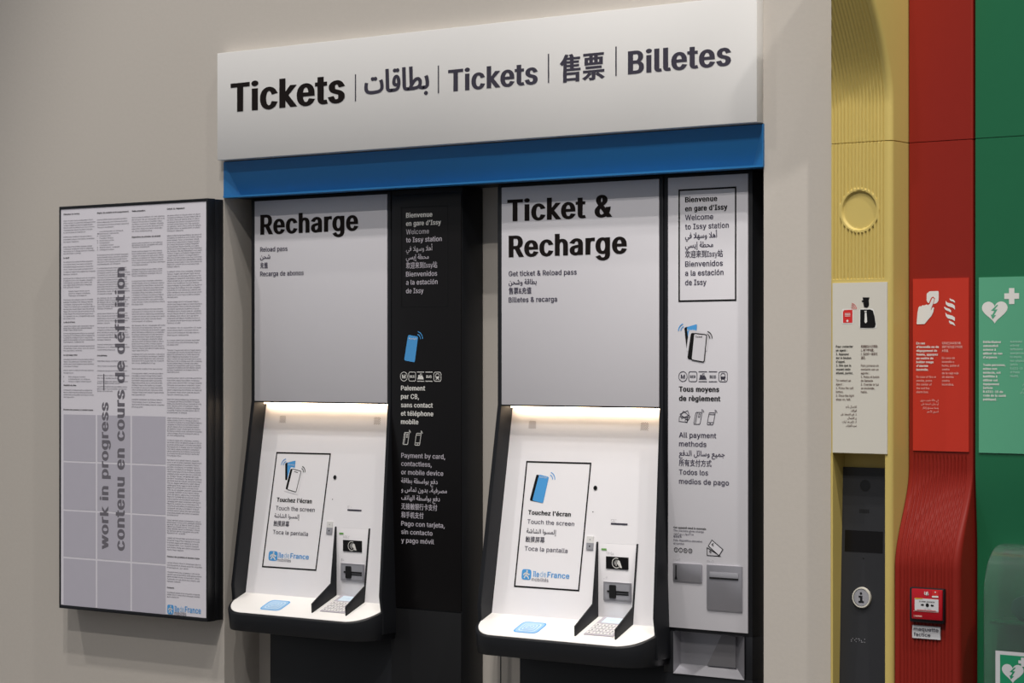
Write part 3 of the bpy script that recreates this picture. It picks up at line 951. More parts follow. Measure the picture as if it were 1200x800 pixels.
WORDS = ('lorem ipsum dolor sit amet consectetur adipiscing elit sed do eiusmod tempor incididunt ut labore et dolore magna aliqua enim ad minim veniam quis nostrud '
         'exercitation ullamco laboris nisi aliquip ex ea commodo consequat duis aute irure in reprehenderit voluptate velit esse cillum fugiat nulla pariatur').split()


def lorem(n):
    s_ = random.choice(WORDS).capitalize() if random.random() < .3 else random.choice(WORDS)
    while len(s_) < n: s_ += ' ' + random.choice(WORDS)
    return s_


POOL = [lorem(random.randint(35, 40)) for _ in range(30)]
SHORT = [lorem(random.randint(9, 24)) for _ in range(12)]
tx = MB('ink_small')
H, PH, L_ = 'h', 'p', 'l'
blocks = [
    [('h', 252, 0.5, 'Utilisation du service'), (257.6, 274), (276.4, 285), (288, 298.6), ('h', 303, .18, 'Le tarif'), (305.6, 323), (325, 338), ('l', 340, 348.4), (350, 374.6), ('h', 378.2, .36, 'La ville de la France'), (381, 388), (389.4, 402), (404, 412), ('h', 416.6, .43, 'La carte temps réduit'),
     (419.6, 430.4), (432, 438.2), ('l', 440, 448), ('h', 452, .4, 'Validité du titre'), (455.4, 466.4), ('h', 480.4, .92, 'Horaires des premiers et derniers trains')],
    [('h', 250.4, .95, 'Règles de conduite et de comportement'), (256, 268), ('l', 270, 294.6), (297.6, 311), (313, 345.6), (348, 363), (366, 380), (382.4, 399.4), (402, 411.2), ('h', 417.2, .3, 'Interdictions'), (420.6, 424.6), (426.6, 430.4), (432, 436), (438, 444.4), (445.6, 450), (451.4, 459.4)],
    [('h', 248.2, .4, 'Vidéo protection'), (253.6, 272.4), ('h', 278.6, .85, 'Dispositions du périmètre de sécurité'), (284, 291), (293.4, 311.8), (314.6, 324.6), (328, 358), (361, 377.8), (380, 412), (413.6, 426.6), (430, 433.6), (436, 463.6), (466.4, 478)],
    [('h', 245.6, .5, 'Extrait du règlement'), (251.4, 272), (275, 314), (317, 349.6), (352.4, 379.8), (382.6, 394), (397.4, 405.2), (409, 437.2), (441.4, 463.6), (466.4, 484.4), (488.4, 511.2), (514.4, 534.8), (537.4, 604.4), (607.8, 625.4), (628.4, 645), ('h', 652.4, .92, 'Horaires des premiers et derniers trains'),
     (657.4, 666), (668.4, 682), ('h', 688.8, .2, 'Contacts'), (692.4, 700)]]
PITCH = 2.68
hl = .0038 / .682 * .5
for (c0, c1), bl in zip(cols, blocks):
    u0 = p.uv(c0, 480)[0]; u1 = p.uv(c1, 480)[0]; wd = u1 - u0
    for b_ in bl:
        if b_[0] == 'h':
            tx.uvtext(p, b_[3], u0, p.uv(c0, b_[1])[1], .0043, wd * b_[2], .06, 'ink', .0007, 1); continue
        if b_[0] == 'l':
            y = b_[1] + 1.9
            while y <= b_[2] + .6:
                v = p.uv(c0, y)[1]
                tx.uvtext(p, random.choice(('-', 'ABC', 'B')), u0, v, .0036, None, .03, None, .0007, 1)
                tx.uvtext(p, random.choice(SHORT), u0 + (.022 if c0 < 100 else .010), v, .0036, wd * random.uniform(.3, .75), 0, None, .0007, 1)
                y += PITCH
            continue
        a_, z_ = b_
        n = max(1, round((z_ - a_) / PITCH)); st = (z_ - a_) / n
        for i in range(n):
            v = p.uv(c0, a_ + st * (i + .72))[1]
            last = i == n - 1 and n > 1
            k = random.uniform(.3, .7) if last else random.uniform(.88, .99)
            tx.uvtext(p, random.choice(SHORT if last else POOL), u0, v, .0037, wd * k, 0, None, .0007, 1)
tx.build('small_print', po)
m = MB('ink'); logo(m, p, (196.2, 708, 203.6, 719.8), (204.6, 235.6), 716.6, 7, (204.6, 218.4), 720.4); m.build('logo', po)

# ------------------------------------------------------------------ yellow column


def ribs(px0, px1, y, n=15):
    a_, b_ = at(px0, 400, y).x, at(px1, 400, y).x
    return [lerp(a_, b_, i / (n - 1)) for i in range(n)]


zr = at(1000, 531.5, YC).z                      # head of the recess
zseam = at(1010, 166.5, YC).z
yc = empty('service_column', ((CX0 + CX1) / 2, .05, 0), 'yellow ribbed column with call-for-help sign, leftmost of the three coloured columns', 'column')
GX = ribs(977.2, 1035.2, YC)
zg0 = at(1005, 327, YC).z
cc = WP(YC).hit(1006.6, 246.6); RC = .0455


def bulge(z):
    return .15 * sstep(2.14, 2.54, z)


def groove(x, z, gx, w_=.0028, d=.0042):
    t = min(abs(x - q) for q in gx)
    return d * max(0, 1 - (t / w_) ** 2) ** .5 if t < w_ else 0


xsamp = []
nx = 16 * 11
xr = CX1 - .012                                     # start of the rounded edge
zs = []
z = zr
while z < 2.62:
    zs.append(z); z += .0028 if 1.70 < z < 2.07 else .008
zs += [zseam - .0016, zseam - .0008, zseam, zseam + .0008, zseam + .0016, zg0, zg0 + .001]
zs = sorted(set(zs)); zs = [zs[0]] + [b_ for a_, b_ in zip(zs, zs[1:]) if b_ - a_ > .0004]
vs = []; rowlen = None
for z in zs:
    bu = bulge(z); xl = CX0 + bu * .555
    y0 = YC - bu
    seam = .002 if abs(z - zseam) < .0009 else 0
    row = [(xl + seam, .19, z), (xl + seam, y0 + .006, z), (xl + .002, y0 + .001 + seam, z)]
    for i in range(nx + 1):
        x = lerp(xl + .003, xr, i / nx)
        d = 0
        rr = math.hypot(x - cc.x, z - cc.z)
        if rr < RC: d = .006 * min(1, (RC - rr) / .003)
        elif z > zg0 and rr > RC + .0065: d = groove(x, z, GX)
        row.append((x, y0 + d + seam, z))
    for i in range(1, 7):
        t = math.pi / 2 * i / 6
        row.append((xr + .012 * math.sin(t) - seam, y0 + .012 - .012 * math.cos(t) + seam, z))
    row.append((CX1 - seam, .19, z))
    rowlen = len(row); vs += row
fs = []
for j in range(len(zs) - 1):
    for i in range(rowlen - 1):
        a_ = j * rowlen + i
        fs.append((a_, a_ + 1, a_ + rowlen + 1, a_ + rowlen))
fs.append(tuple(reversed(range(rowlen)))); fs.append(tuple(range((len(zs) - 1) * rowlen, len(zs) * rowlen)))
m = MB('yellow'); m.add(vs, fs)
# lower part: jambs either side of the recess
jl, jr = at(976, 600, YC).x, at(1037.2, 600, YC).x
YB = .012
FP = Plane((0, 0, 0), (1, 0, 0), (0, 1, 0))
arcp = [(xr + .012 * math.sin(math.pi / 2 * i / 6), YC + .012 - .012 * math.cos(math.pi / 2 * i / 6)) for i in range(7)]
pts = [(CX0, .19), (CX0, YC + .002), (CX0 + .002, YC), (jl, YC), (jl, YB), (jr, YB), (jr, YC)] + arcp + [(CX1, .19)]
m.prism(FP, pts, 0, zr)
m.build('column_body', yc, smooth=True)
# sign
p = WP(YC - .003)
s0 = p.hit(975.6, 331.6); s1 = p.hit(1039.6, 531.8)
m = MB('cream'); m.box(s0.x, s1.x, YC - .003, YC + .001, s1.z, s0.z); so = m.build('sign_panel', yc)
m = MB('ink')


def scaled(ox, oy, k, pts): return [(ox + x / k, oy + y / k) for x, y in pts]


S1 = lambda *pts: scaled(960, 320, 6.667, pts)
m.poly(p, rpoly([p.uv(*z) for z in S1((178, 278), (268, 278), (268, 396), (178, 396))], .004), .0004, 'white_ink')
m.poly(p, rpoly([p.uv(*z) for z in S1((314, 276), (425, 274), (452, 430), (314, 434))], .006), .0004, 'white_ink')
m.pxpoly(p, S1((187, 300), (198, 287), (261, 285), (261, 387), (187, 388)), .0007, 'red_ink')
for y in (314, 324, 334): m.pxline(p, S1((202, y + 1), (245, y)), .0012, n=.0010, m='white_ink')
u, v = p.uv(*S1((222, 372))[0]); m.disc(p, u, v, .0028, .001, 'white_ink', 12)
u, v = p.uv(*S1((248, 285))[0])
for r in (.0055, .0095, .0135, .0175): m.arc(p, u, v, r * .85, 5, 80, .0012, .0008, 'red_ink')
m.pxpoly(p, S1((322, 284), (400, 283), (420, 292), (432, 330), (443, 400), (436, 422), (420, 427), (321, 427)), .0008, 'ink')
m.pxpoly(p, S1((346, 238), (390, 238), (388, 258), (372, 269), (352, 264)), .0008, 'ink')
m.pxpoly(p, S1((340, 189), (394, 189), (388, 212), (390, 240), (346, 240), (346, 226), (334, 222), (334, 214), (346, 210)), .0008, 'ink')
m.pxpoly(p, S1((354, 294), (374, 293), (372, 303), (356, 304)), .0011, 'white_ink')
m.pxpoly(p, S1((358, 308), (372, 308), (376, 380), (364, 392), (355, 380)), .0011, 'white_ink')
m.build('pictogram', so)


def column_text(mb, pl, x, ys, lines, capx, bold, mm, ar=False, xr_=None, k=.86):
    for (y, s_) in zip(ys, lines):
        mb.text(pl, s_, xr_ if ar and xr_ else x, y, None, capx, bold, mm, res=1, ar=ar, right=bool(ar and xr_), k=k)


def yl(y0, n, st): return [y0 + st * i for i in range(n)]


m = MB('ink')
sc = lambda c: 400 + c / 5.333
column_text(m, p, 979.8, yl(sc(38), 8, 4.43), ['Pour contacter', 'un agent :', '1. Appuyez', 'sur le bouton', "d'appel.", '2. Dès que le', 'voyant reste', 'allumé, parlez.'], 2.6, .055, 'ink', k=.82)
m.build('lettering', so); m = MB('ink')
column_text(m, p, 979.8, yl(sc(250), 6, 4.4), ['To contact an', 'agent :', '1. Press the call', 'button.', '2. Once the light', 'stays on, talk.'], 2.6, .02, 'ink_rust', k=.82)
m.build('lettering', so); m = MB('ink')
column_text(m, p, 0, yl(sc(414), 6, 4.4), ['للاتصال بأحد', 'الوكلاء:', '1. قم بالضغط على', 'زر الاتصال.', '2. تكلم بعد ثبات', 'ضوء المؤشر.'], 2.4, .02, 'ink_rust', True, 1004, k=.8)
m.build('lettering', so); m = MB('ink')
column_text(m, p, 1009, yl(sc(38), 4, 4.43), ['若需联系人员帮助:', '1. 按下呼叫键。', '2. 指示灯一亮即可', '通话。'], 2.5, .02, 'ink_rust', k=.72)
m.build('lettering', so); m = MB('ink')
column_text(m, p, 1009, yl(sc(157), 8, 4.4), ['Para ponerse en', 'contacto con un', 'agente :', '1. Pulse el botón', 'de llamada', '2. Cuando la luz', 'se encienda,', 'hable.'], 2.6, .02, 'ink_rust', k=.82)
m.build('lettering', so)
# intercom panel leaning in the recess
ytop = .004; z0 = at(1010, 547.5, ytop).z
xi0, xi1 = at(987, 547, ytop).x, jr - .0005
IP = Plane((xi0, ytop, z0), (1, 0, 0), (0, .022, .62))
m = MB('graphite'); m.prism(IP, [(0, -1.0), (xi1 - xi0, -1.0), (xi1 - xi0, 0), (0, 0)], -.006, 0); ic = m.build('intercom_panel', yc)
m = MB('black_gloss'); u, v = IP.uv(1014, 568.6); m.disc(IP, u, v, .0125, .0006, 'black'); m.ring(IP, u, v, .0125, .0016, .001, 'black_deep'); m.build('camera_eye', ic)
m = MB('black_deep'); u0, v0 = IP.uv(1007.3, 600.6); u1, v1 = IP.uv(1019, 596.8)
for i in range(6): m.rect(IP, lerp(u0, u1, i / 6), lerp(u0, u1, (i + .7) / 6), v0, v1, .0005)
m.build('speaker_slots', ic)
m = MB('black_deep'); u0, v1 = IP.uv(990.4, 620.6); u1, v0 = IP.uv(1034.4, 648); m.rect(IP, u0, u1, v0, v1, .0008, 'black_gloss', .0006); m.build('display', ic)
m = MB('black_deep'); u, v = IP.uv(1012, 654); m.disc(IP, u, v, .002, .0006); m.build('microphone_hole', ic)
u, v = IP.uv(1010.6, 699.8)
m = MB('cream'); k = 36
for r0, r1, n0, n1, mm in ((.0245, .0205, .001, .006, 'cream'), (.0205, .0, .005, .005, 'grey_mid')):
    ro = [IP.P(u + r0 * math.cos(2 * math.pi * i / k), v + r0 * math.sin(2 * math.pi * i / k), n0) for i in range(k)]
    rt = [IP.P(u + r0 * .96 * math.cos(2 * math.pi * i / k), v + r0 * .96 * math.sin(2 * math.pi * i / k), n1) for i in range(k)]
    if r1:
        ri = [IP.P(u + r1 * math.cos(2 * math.pi * i / k), v + r1 * math.sin(2 * math.pi * i / k), n1) for i in range(k)]
        m.add(ro + rt + ri, [(i, (i + 1) % k, k + (i + 1) % k, k + i) for i in range(k)] + [(k + i, k + (i + 1) % k, 2 * k + (i + 1) % k, 2 * k + i) for i in range(k)], mm)
    else:
        m.add(rt, [tuple(range(k))], mm)
cb = m.build('call_button', ic, smooth=True)
m = MB('black'); m.disc(IP, u - .001, v + .0095, .0030, .0056, 'black', 14)
m.poly(IP, [(u - .007, v + .004), (u + .003, v + .004), (u + .003, v - .008), (u + .007, v - .008), (u + .007, v - .012), (u - .007, v - .012), (u - .007, v - .008), (u - .003, v - .008), (u - .003, v), (u - .007, v)], .0056, 'black')
m.build('letter_i', cb)
m = MB('braille')
braille(m, IP, 998, 747.6, 5, 1.4, 'grey_mid'); m.build('braille_marks', ic)

# ------------------------------------------------------------------ red column
rx0, rx1 = CX1 + .0012, RX1 - .001
rd = empty('service_column', ((rx0 + rx1) / 2, .1, 0), 'red column carrying the fire alarm sign, middle of the three coloured columns', 'column')
zb0, zb1 = at(1100, 548, .03).z, at(1090, 668, YC).z
zrib = at(1100, 534, YR).z
RG = ribs(1071.5, 1131.5, YR, 15)
rz2 = at(1100, 165.5, YR).z
zs = [0, .3, .6, .8] + [.8 + .006 * i for i in range(1, int((zrib + .03 - .8) / .006))] + [1.5, 1.7, rz2 - .0016, rz2 - .0008, rz2, rz2 + .0008, rz2 + .0016, 2.3, 2.62]
zs = sorted(zs)
vs = []
R_ = .014; nx = 15 * 9
for z in zs:
    t = sstep(zb1, zb0, z)
    y0 = lerp(YR - .070, YR, t)
    seam = .0016 if abs(z - rz2) < .0009 else 0
    r_ = lerp(R_, .004, t)
    row = [(rx0 + seam, .19, z), (rx0 + seam, y0 + .003, z)]
    for i in range(nx + 1):
        x = lerp(rx0 + .003, rx1 - r_, i / nx)
        amp = max(0, min(1, (zrib - z) / .006))
        row.append((x, y0 + seam + groove(x, z, RG, .0024, .0030) * amp, z))
    for i in range(1, 7):
        a_ = math.pi / 2 * i / 6
        row.append((rx1 - r_ + r_ * math.sin(a_) - seam, y0 + r_ - r_ * math.cos(a_) + seam, z))
    row.append((rx1 - seam, .19, z)); rowlen = len(row); vs += row
fs = [(j * rowlen + i, j * rowlen + i + 1, (j + 1) * rowlen + i + 1, (j + 1) * rowlen + i) for j in range(len(zs) - 1) for i in range(rowlen - 1)]
fs += [tuple(reversed(range(rowlen))), tuple(range((len(zs) - 1) * rowlen, len(zs) * rowlen))]
m = MB('red'); m.add(vs, fs); m.build('column_body', rd, smooth=True)
p = WP(YR - .003)
s0 = p.hit(1069.8, 326.8); s1 = p.hit(1135.2, 529.4)
m = MB('red_sign'); m.box(s0.x, s1.x, YR - .003, YR + .001, s1.z, s0.z); so = m.build('sign_panel', rd)
S2 = lambda *pts: scaled(1060, 320, 3.807, pts)
m = MB('white_ink')
S3 = lambda *pts: scaled(1068, 330, 13.333, pts)
m.poly(p, rpoly([p.uv(*z) for z in S3((240, 185), (290, 148), (428, 145), (428, 295), (395, 335), (340, 350), (262, 330), (240, 300))], .0025), .0006)
m.poly(p, [p.uv(*z) for z in S3((270, 345), (312, 250), (342, 232), (372, 262), (345, 345), (310, 410))], .0008, 'red_sign')
m.poly(p, [p.uv(*z) for z in S3((85, 652), (100, 480), (115, 402), (135, 380), (152, 388), (182, 364), (198, 372), (240, 354), (258, 366), (290, 348), (325, 264), (344, 250), (360, 272), (336, 352), (308, 440), (314, 446), (328, 408), (345, 398), (358, 406), (347, 470), (320, 528), (208, 660), (95, 665))], .001)
for q in (((600, 255), (618, 270), (662, 284), (683, 308), (680, 328), (656, 311), (620, 300), (600, 280)),
          ((538, 296), (562, 325), (640, 344), (680, 374), (683, 436), (650, 405), (572, 382), (540, 350)),
          ((515, 388), (540, 404), (600, 425), (624, 452), (620, 482), (590, 462), (540, 440), (515, 410)),
          ((535, 484), (562, 510), (640, 530), (683, 560), (680, 614), (650, 592), (572, 570), (540, 532)),
          ((592, 604), (625, 622), (665, 640), (688, 690), (655, 672), (610, 655), (590, 630))):
    m.pxpoly(p, S3(*q))
m.build('pictogram', so)
m = MB('white_ink')
sc = lambda c: 320 + c / 3.807
column_text(m, p, 1074, yl(sc(317), 8, 4.42), ['En cas', "d'incendie ou de", 'dégagement de', 'fumée, appuyez', 'au centre du', 'boîtier rouge', "d'alarme", 'incendie.'], 2.7, .05, 'white_ink', k=.88)
m.build('lettering', so); m = MB('ink')
column_text(m, p, 1074, yl(sc(467), 5, 4.42), ['In case of fire or', 'smoke, press', 'the center of', 'the red fire', 'alarm box.'], 2.6, .015, 'pink_ink', k=.88)
m.build('lettering', so); m = MB('ink')
column_text(m, p, 0, yl(sc(571), 4, 4.45), ['في حالة نشوب حريق', 'أو دخان، اضغط على', 'وسط صندوق إنذار', 'الحريق الأحمر'], 2.4, .015, 'pink_ink', True, 1100, k=.78)
m.build('lettering', so); m = MB('ink')
column_text(m, p, 1104, yl(sc(317), 3, 4.42), ['如果发生火灾或浓烟，', '请按下红色盒子中间的', '火警器。'], 2.4, .01, 'pink_ink', k=.74)
m.build('lettering', so); m = MB('ink')
column_text(m, p, 1104, yl(sc(383), 8, 4.42), ['En caso de', 'incendio o', 'humo, pulse el', 'centro', 'de la caja roja', 'de alarma', 'contra', 'incendios.'], 2.6, .015, 'pink_ink', k=.88)
m.build('lettering', so)
# fire alarm call point on the red column
YA = YR - .070
p = WP(YA - .014)
q0 = p.hit(1065.6, 687.6); q1 = p.hit(1105.6, 731.2)
fa = empty('fire_alarm_call_point', ((q0.x + q1.x) / 2, YA, q1.z), 'small red square fire alarm box in black surround, above the white plaque', 'fire alarm')
m = MB('black'); m.box(q0.x, q1.x, YA - .014, YA + .001, q1.z, q0.z); m.build('surround', fa, bevel=.003)
p = WP(YA - .019)
SA = lambda *pts: scaled(1050, 680, 10, pts)
c0 = p.hit(*SA((180, 92))[0]); c1 = p.hit(*SA((538, 474))[0])
m = MB('red_gloss'); m.box(c0.x, c1.x, YA - .019, YA - .012, c1.z, c0.z); cv = m.build('cover', fa, bevel=.002)
m = MB('plaque'); a0 = p.hit(*SA((222, 204))[0]); a1 = p.hit(*SA((500, 366))[0])
m.box(a0.x, a1.x, YA - .0205, YA - .018, a1.z, a0.z); pp = m.build('press_plate', cv)
p2 = WP(YA - .0205)
m = MB('ink')
m.pxpoly(p2, SA((222, 202), (315, 207), (315, 213), (225, 216)), .0006, 'yellow_ink')
m.text(p2, 'ALARME INCENDIE', *SA((272, 248))[0], SA((455, 250))[0][0], 1.3, .03, res=1)
u, v = p2.uv(*SA((368, 288))[0]); m.disc(p2, u, v, .0042, .0006, 'ink', 16)
for s_ in (-1, 1):
    x = u + s_ * .0115
    m.poly(p2, [(x - s_ * .0035, v), (x, v + .003), (x, v + .0015), (x + s_ * .0045, v + .0015), (x + s_ * .0045, v - .0015), (x, v - .0015), (x, v - .003)], .0006, 'ink')
m.text(p2, 'APPUYER ICI', *SA((330, 334))[0], SA((415, 335))[0][0], 1.0, .0, 'grey_mid', res=1)
m.rect(p2, a0.x + .006, a1.x - .006, a1.z + .001, a1.z + .0022, .0006, 'red_ink')
m.build('print', pp)
m = MB('white_ink')
m.pxpoly(p, SA((205, 350), (220, 352), (500, 372), (500, 378), (205, 356)), .0007, 'pink_ink')
m.pxpoly(p, SA((425, 178), (498, 180), (498, 202), (425, 198)), .0012, 'white_ink'); m.pxpoly(p, SA((425, 118), (498, 122), (498, 178), (425, 176)), .0008, 'red_ink')
u, v = p.uv(*SA((463, 136))[0]); m.disc(p, u, v, .0016, .0014, 'white_ink', 10)
m.pxline(p, SA((211, 404), (304, 410), (304, 426), (211, 420)), .0005, True, .0008, 'pink_ink'); m.pxpoly(p, SA((228, 409), (300, 413), (300, 422), (228, 418)), .0008, 'pink_ink')
m.pxline(p, SA((342, 128), (334, 148), (342, 168)), .0016, n=.0008); m.pxline(p, SA((368, 128), (378, 150), (366, 172)), .0016, n=.0008)
m.pxpoly(p, SA((348, 160), (352, 138), (360, 130), (366, 146), (384, 150), (384, 170), (356, 174)), .0008, 'white_ink')
m.build('marking', cv)
p = WP(YA - .003)
q0 = p.hit(1069, 732); q1 = p.hit(1101.6, 749.6)
m = MB('plaque'); m.box(q0.x, q1.x, YA - .003, YA + .001, q1.z, q0.z)
pq = m.build('plaque', loc=((q0.x + q1.x) / 2, YA, q1.z)); tag(pq, 'small white plaque reading maquette factice, under the fire alarm box', 'plaque')
m = MB('ink'); m.text(p, 'maquette', 1070.8, 738.2, 1099.8, 4.2, .02, 'ink_grey', res=2); m.text(p, 'factice', 1070.8, 744.6, 1090.4, 4.2, .02, 'ink_grey')
m.build('lettering', pq)

# ------------------------------------------------------------------ green column
gn = empty('service_column', ((GX0 + GX1) / 2, .1, 0), 'green column with the heart sign, rightmost of the three coloured columns', 'column')
za, zz = at(1170, 540, YR).z, at(1170, 650, .10).z
gz2 = at(1170, 161, YR).z
zs = sorted([0, .4, .8] + [.8 + .02 * i for i in range(1, 28)] + [1.5, 1.8, gz2 - .0016, gz2 - .0008, gz2, gz2 + .0008, gz2 + .0016, 2.3, 2.62])
vs = []
for z in zs:
    t = sstep(zz, za, z); y0 = lerp(YR + .010, YR, t); seam = .0016 if abs(z - gz2) < .0009 else 0
    row = [(GX0, .19, z)] + [(GX0 + .004 - .004 * math.cos(math.pi / 2 * i / 4) + seam * 0, y0 + .004 - .004 * math.sin(math.pi / 2 * i / 4) + seam, z) for i in range(5)]
    row += [(GX1 - .004 + .004 * math.sin(math.pi / 2 * i / 4), y0 + .004 - .004 * math.cos(math.pi / 2 * i / 4) + seam, z) for i in range(5)] + [(GX1, .19, z)]
    rowlen = len(row); vs += row
fs = [(j * rowlen + i, j * rowlen + i + 1, (j + 1) * rowlen + i + 1, (j + 1) * rowlen + i) for j in range(len(zs) - 1) for i in range(rowlen - 1)]
fs += [tuple(reversed(range(rowlen))), tuple(range((len(zs) - 1) * rowlen, len(zs) * rowlen))]
m = MB('green'); m.add(vs, fs); m.build('column_body', gn, smooth=True)
p = WP(YR - .003)
s0 = p.hit(1147, 325); s1 = p.hit(1147, 530.2)
m = MB('green_sign'); m.box(s0.x, s0.x + .155, YR - .003, YR + .001, s1.z, s0.z); so = m.build('sign_panel', gn)


def heart(mb, pl, u, v, W, H, n, mm, bolt):
    pts = []
    for i in range(40):
        t = 2 * math.pi * i / 40
        pts.append((u + W * math.sin(t) ** 3, v + H * (13 * math.cos(t) - 5 * math.cos(2 * t) - 2 * math.cos(3 * t) - math.cos(4 * t)) / 16))
    mb.poly(pl, pts, n, mm)
    b = [(.25, .62), (-.38, .02), (-.02, -.02), (-.28, -.42), (-.42, -.36), (-.22, -.85), (.15, -.45), (-.06, -.44), (.30, .14), (-.02, .14), (.36, .55)]
    mb.poly(pl, [(u + x * W * .75, v + y * H * .8) for x, y in b], n + .0003, bolt)


m = MB('white_ink')
u, v = p.uv(1165.8, 364); heart(m, p, u, v, .0315, .028, .0006, 'white_ink', 'green_sign')
u, v = p.uv(1185.7, 346.8)
for a_, b_ in ((.018, .0065), (.0065, .018)): m.rect(p, u - a_, u + a_, v - b_, v + b_, .0006 + b_ * .001)
m.build('pictogram', so)
m = MB('white_ink')
column_text(m, p, 1152.2, yl(sc(312), 5, 4.46), ['Défibrillateur', 'automatisé', 'externe à', 'utiliser en cas', "d'urgence."], 2.7, .05, 'white_ink', k=.88)
m.build('lettering', so); m = MB('ink')
column_text(m, p, 1152.2, yl(sc(414), 10, 4.47), ['Toute personne,', 'même non', 'médecin, est', 'habilitée à', 'utiliser cet', 'équipement', '(article', 'R.6311-15 du', 'code de la santé', 'publique).'], 2.7, .05, 'white_ink', k=.88)
m.build('lettering', so); m = MB('ink')
column_text(m, p, 1184, yl(sc(310), 10, 4.47), ['Automated', 'external', 'defibrillator', 'emergencies', 'by anyone,', 'non-physician', '(article', 'R.6311-15', 'of Public', 'Health).'], 2.6, .015, 'mint_ink', k=.8)
m.build('lettering', so); m = MB('ink')
column_text(m, p, 0, yl(sc(500), 5, 4.5), ['يمكن استخدام', 'المزيل الخارجي', 'من أي شخص في', 'الطوارئ وفق', 'القانون حتى'], 2.4, .015, 'mint_ink', True, 1212, k=.7)
m.build('lettering', so)
# clear cover and the defibrillator behind it
yw = YR + .010
yf_, rr = -.062, .085
ax0 = at(1153, 760, yf_).x; ax1 = ax0 + .16
zt = at(1176, 637, yw - .01).z
ab = empty('defibrillator_cover', ((ax0 + ax1) / 2, .0, .7), 'clear curved acrylic cover low on the green column, with a green heart sticker', 'cover')
prof = [(yw - .0005, zt)]
for i in range(0, 13):
    a_ = math.pi / 2 * i / 12
    prof.append((yf_ + rr - rr * math.sin(a_), zt - .001 - 1.25 * rr * (1 - math.cos(a_))))
prof += [(yf_, .72), (yf_ + .02, .70), (yw - .0005, .70)]
th = .004
inn = []
for i, q in enumerate(prof):
    a_ = V(prof[max(0, i - 1)]); b_ = V(prof[min(len(prof) - 1, i + 1)]); d = (b_ - a_).normalized(); nrm = V((-d.y, d.x))
    inn.append((q[0] + nrm.x * th, q[1] + nrm.y * th))
m = MB('acrylic'); AP = Plane((ax0, 0, 0), (0, 1, 0), (0, 0, 1))
k = len(prof)
vs = [(x, y, z) for x in (ax0, ax1) for y, z in prof + inn]
fs = []
for i in range(k - 1):
    fs += [(i, i + 1, 2 * k + i + 1, 2 * k + i), (k + i + 1, k + i, 3 * k + i, 3 * k + i + 1), (i + 1, i, k + i, k + i + 1), (2 * k + i, 2 * k + i + 1, 3 * k + i + 1, 3 * k + i)]
fs += [(0, 2 * k, 3 * k, k), (k - 1, 2 * k - 1, 4 * k - 1, 3 * k - 1)]
m.add(vs, fs); cvr = m.build('acrylic_shell', ab, smooth=True)
bm = bmesh.new(); bm.from_mesh(cvr.data); bmesh.ops.recalc_face_normals(bm, faces=bm.faces); bm.to_mesh(cvr.data); bm.free()
p = WP(yf_ - .001)
q0 = p.hit(1166.6, 762); q1 = p.hit(1166.6, 812)
m = MB('plaque'); m.box(q0.x, min(ax1 - .004, q0.x + .10), yf_ - .0012, yf_ - .0003, q0.z - .125, q0.z); st = m.build('heart_sticker', ab)
p = WP(yf_ - .0012)
g0 = p.hit(1172, 766.6)
m = MB('green_bright'); xe = min(ax1 - .008, q0.x + .094); m.rect(p, g0.x, xe, q0.z - .119, g0.z, .0004, 'green_bright')
u, v = p.uv(1187, 787.5); heart(m, p, u, v, .026, .0235, .0008, 'plaque', 'green_bright')
u, v = p.uv(1198.6, 775.6)
for a_, b_ in ((.010, .0035), (.0035, .010)): m.rect(p, u - a_, u + a_, v - b_, v + b_, .001 + b_ * .01, 'plaque')
m.build('print', st)
yd = -.012
dx0 = at(1184, 720, yd).x
zq = at(1190, 727, yd).z
DP = Plane((dx0, yd, zq), (1, 0, 0), (0, 0, 1))
m = MB('teal_dark')
m.prism(DP, rpoly([(0, .02), (.02, 0), (.085, 0), (.085, .055), (.03, .058), (.004, .045)], .01), -.05, 0)
df = m.build('defibrillator', loc=(dx0 + .035, .01, zq), bevel=.003)
tag(df, 'dark green defibrillator case behind the clear acrylic cover', 'defibrillator')
m = MB('green'); m.box(ax0 + .006, ax1 - .006, -.048, yw + .002, zq - .0065, zq - .0005); sh = m.build('shelf', ab, bevel=.001)

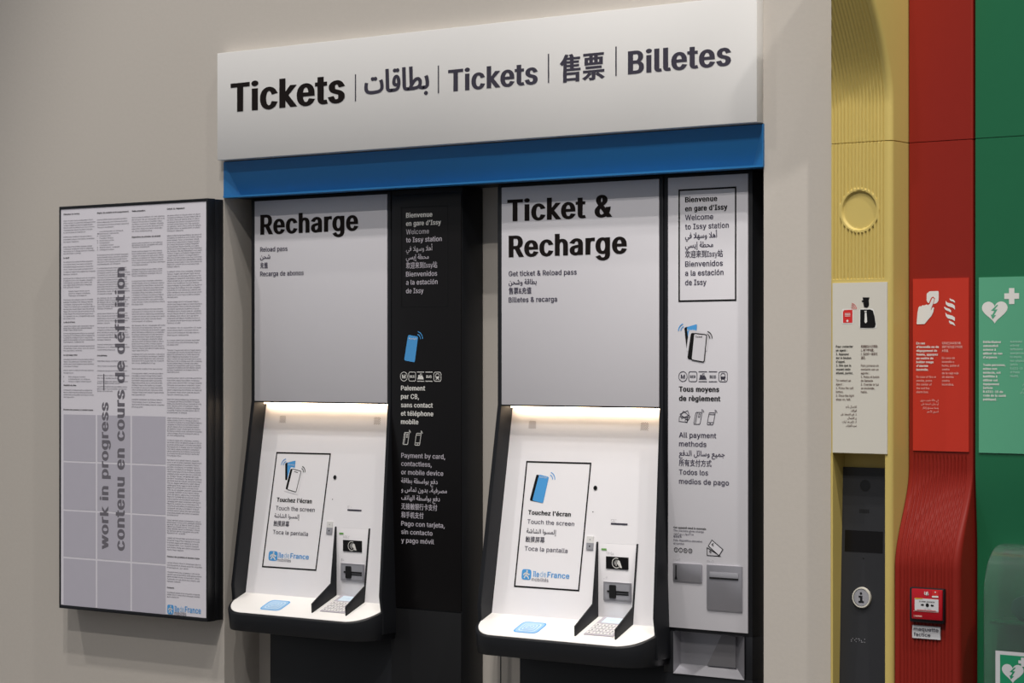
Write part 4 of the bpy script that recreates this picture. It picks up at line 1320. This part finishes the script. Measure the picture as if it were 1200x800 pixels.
# ------------------------------------------------------------------ light
wd = bpy.data.worlds.new('hall'); SC.world = wd; wd.use_nodes = True
wd.node_tree.nodes['Background'].inputs[0].default_value = (.93, .95, 1.0, 1)
wd.node_tree.nodes['Background'].inputs[1].default_value = .20


def spot(name, loc, target, watts, size=70, blend=.6, radius=.05, col=(1, .955, .90)):
    l = bpy.data.lights.new(name, 'SPOT'); l.energy = watts; l.spot_size = math.radians(size); l.spot_blend = blend
    l.shadow_soft_size = radius; l.color = col
    o = bpy.data.objects.new(name, l); COL.objects.link(o); o.location = loc
    o.rotation_euler = (V(target) - V(loc)).to_track_quat('-Z', 'Y').to_euler()
    return o


for loc, aim, watts, size in (((4.1, -2.1, 10.6), (-.95, 0, 1.7), 640, 20), ((-4.3, -4.0, 11.0), (-.9, 0, 1.4), 900, 24), ((.6, -4.0, 11.5), (-.4, 0, 1.4), 800, 23),
                             ((2.3, -4.8, 11.2), (-.3, 0, 1.4), 1200, 23), ((2.7, -8.4, 10.4), (-.3, 0, 1.4), 1100, 22), ((3.3, -6.8, 9.5), (1.3, 0, 1.7), 700, 18)):  # last entry is an added frontal fill that brightens the coloured columns
    spot('spot_or_fill', loc, aim, watts, size, .6, .10)
spot('spot_or_fill', (2.75, -.95, 4.6), (1.2, 0, 1.6), 170, 32)
for c0 in (.32, .80):
    x = lerp(bx0 + .005, bx1 - .036, c0)
    spot('bowl_lamp', (x, YF + .011, bz1 - .003), (x, YF + .0235, bz0 + .02), .22, 60, .35, .0025)

# ------------------------------------------------------------------ camera
cd = bpy.data.cameras.new('camera'); co = bpy.data.objects.new('camera', cd); COL.objects.link(co)
co.location = CAM; co.rotation_euler = (math.pi / 2, 0, math.atan2(.6, .8))
cd.sensor_width = 36; cd.lens = F / 1200 * 36; cd.shift_y = (HY - 400) / 1200
cd.clip_start = .05; cd.clip_end = 60
SC.camera = co
SC.view_settings.view_transform = 'Standard'; SC.view_settings.look = 'None'
SC.view_settings.exposure = .28; SC.view_settings.gamma = 1; SC.view_settings.use_curve_mapping = False
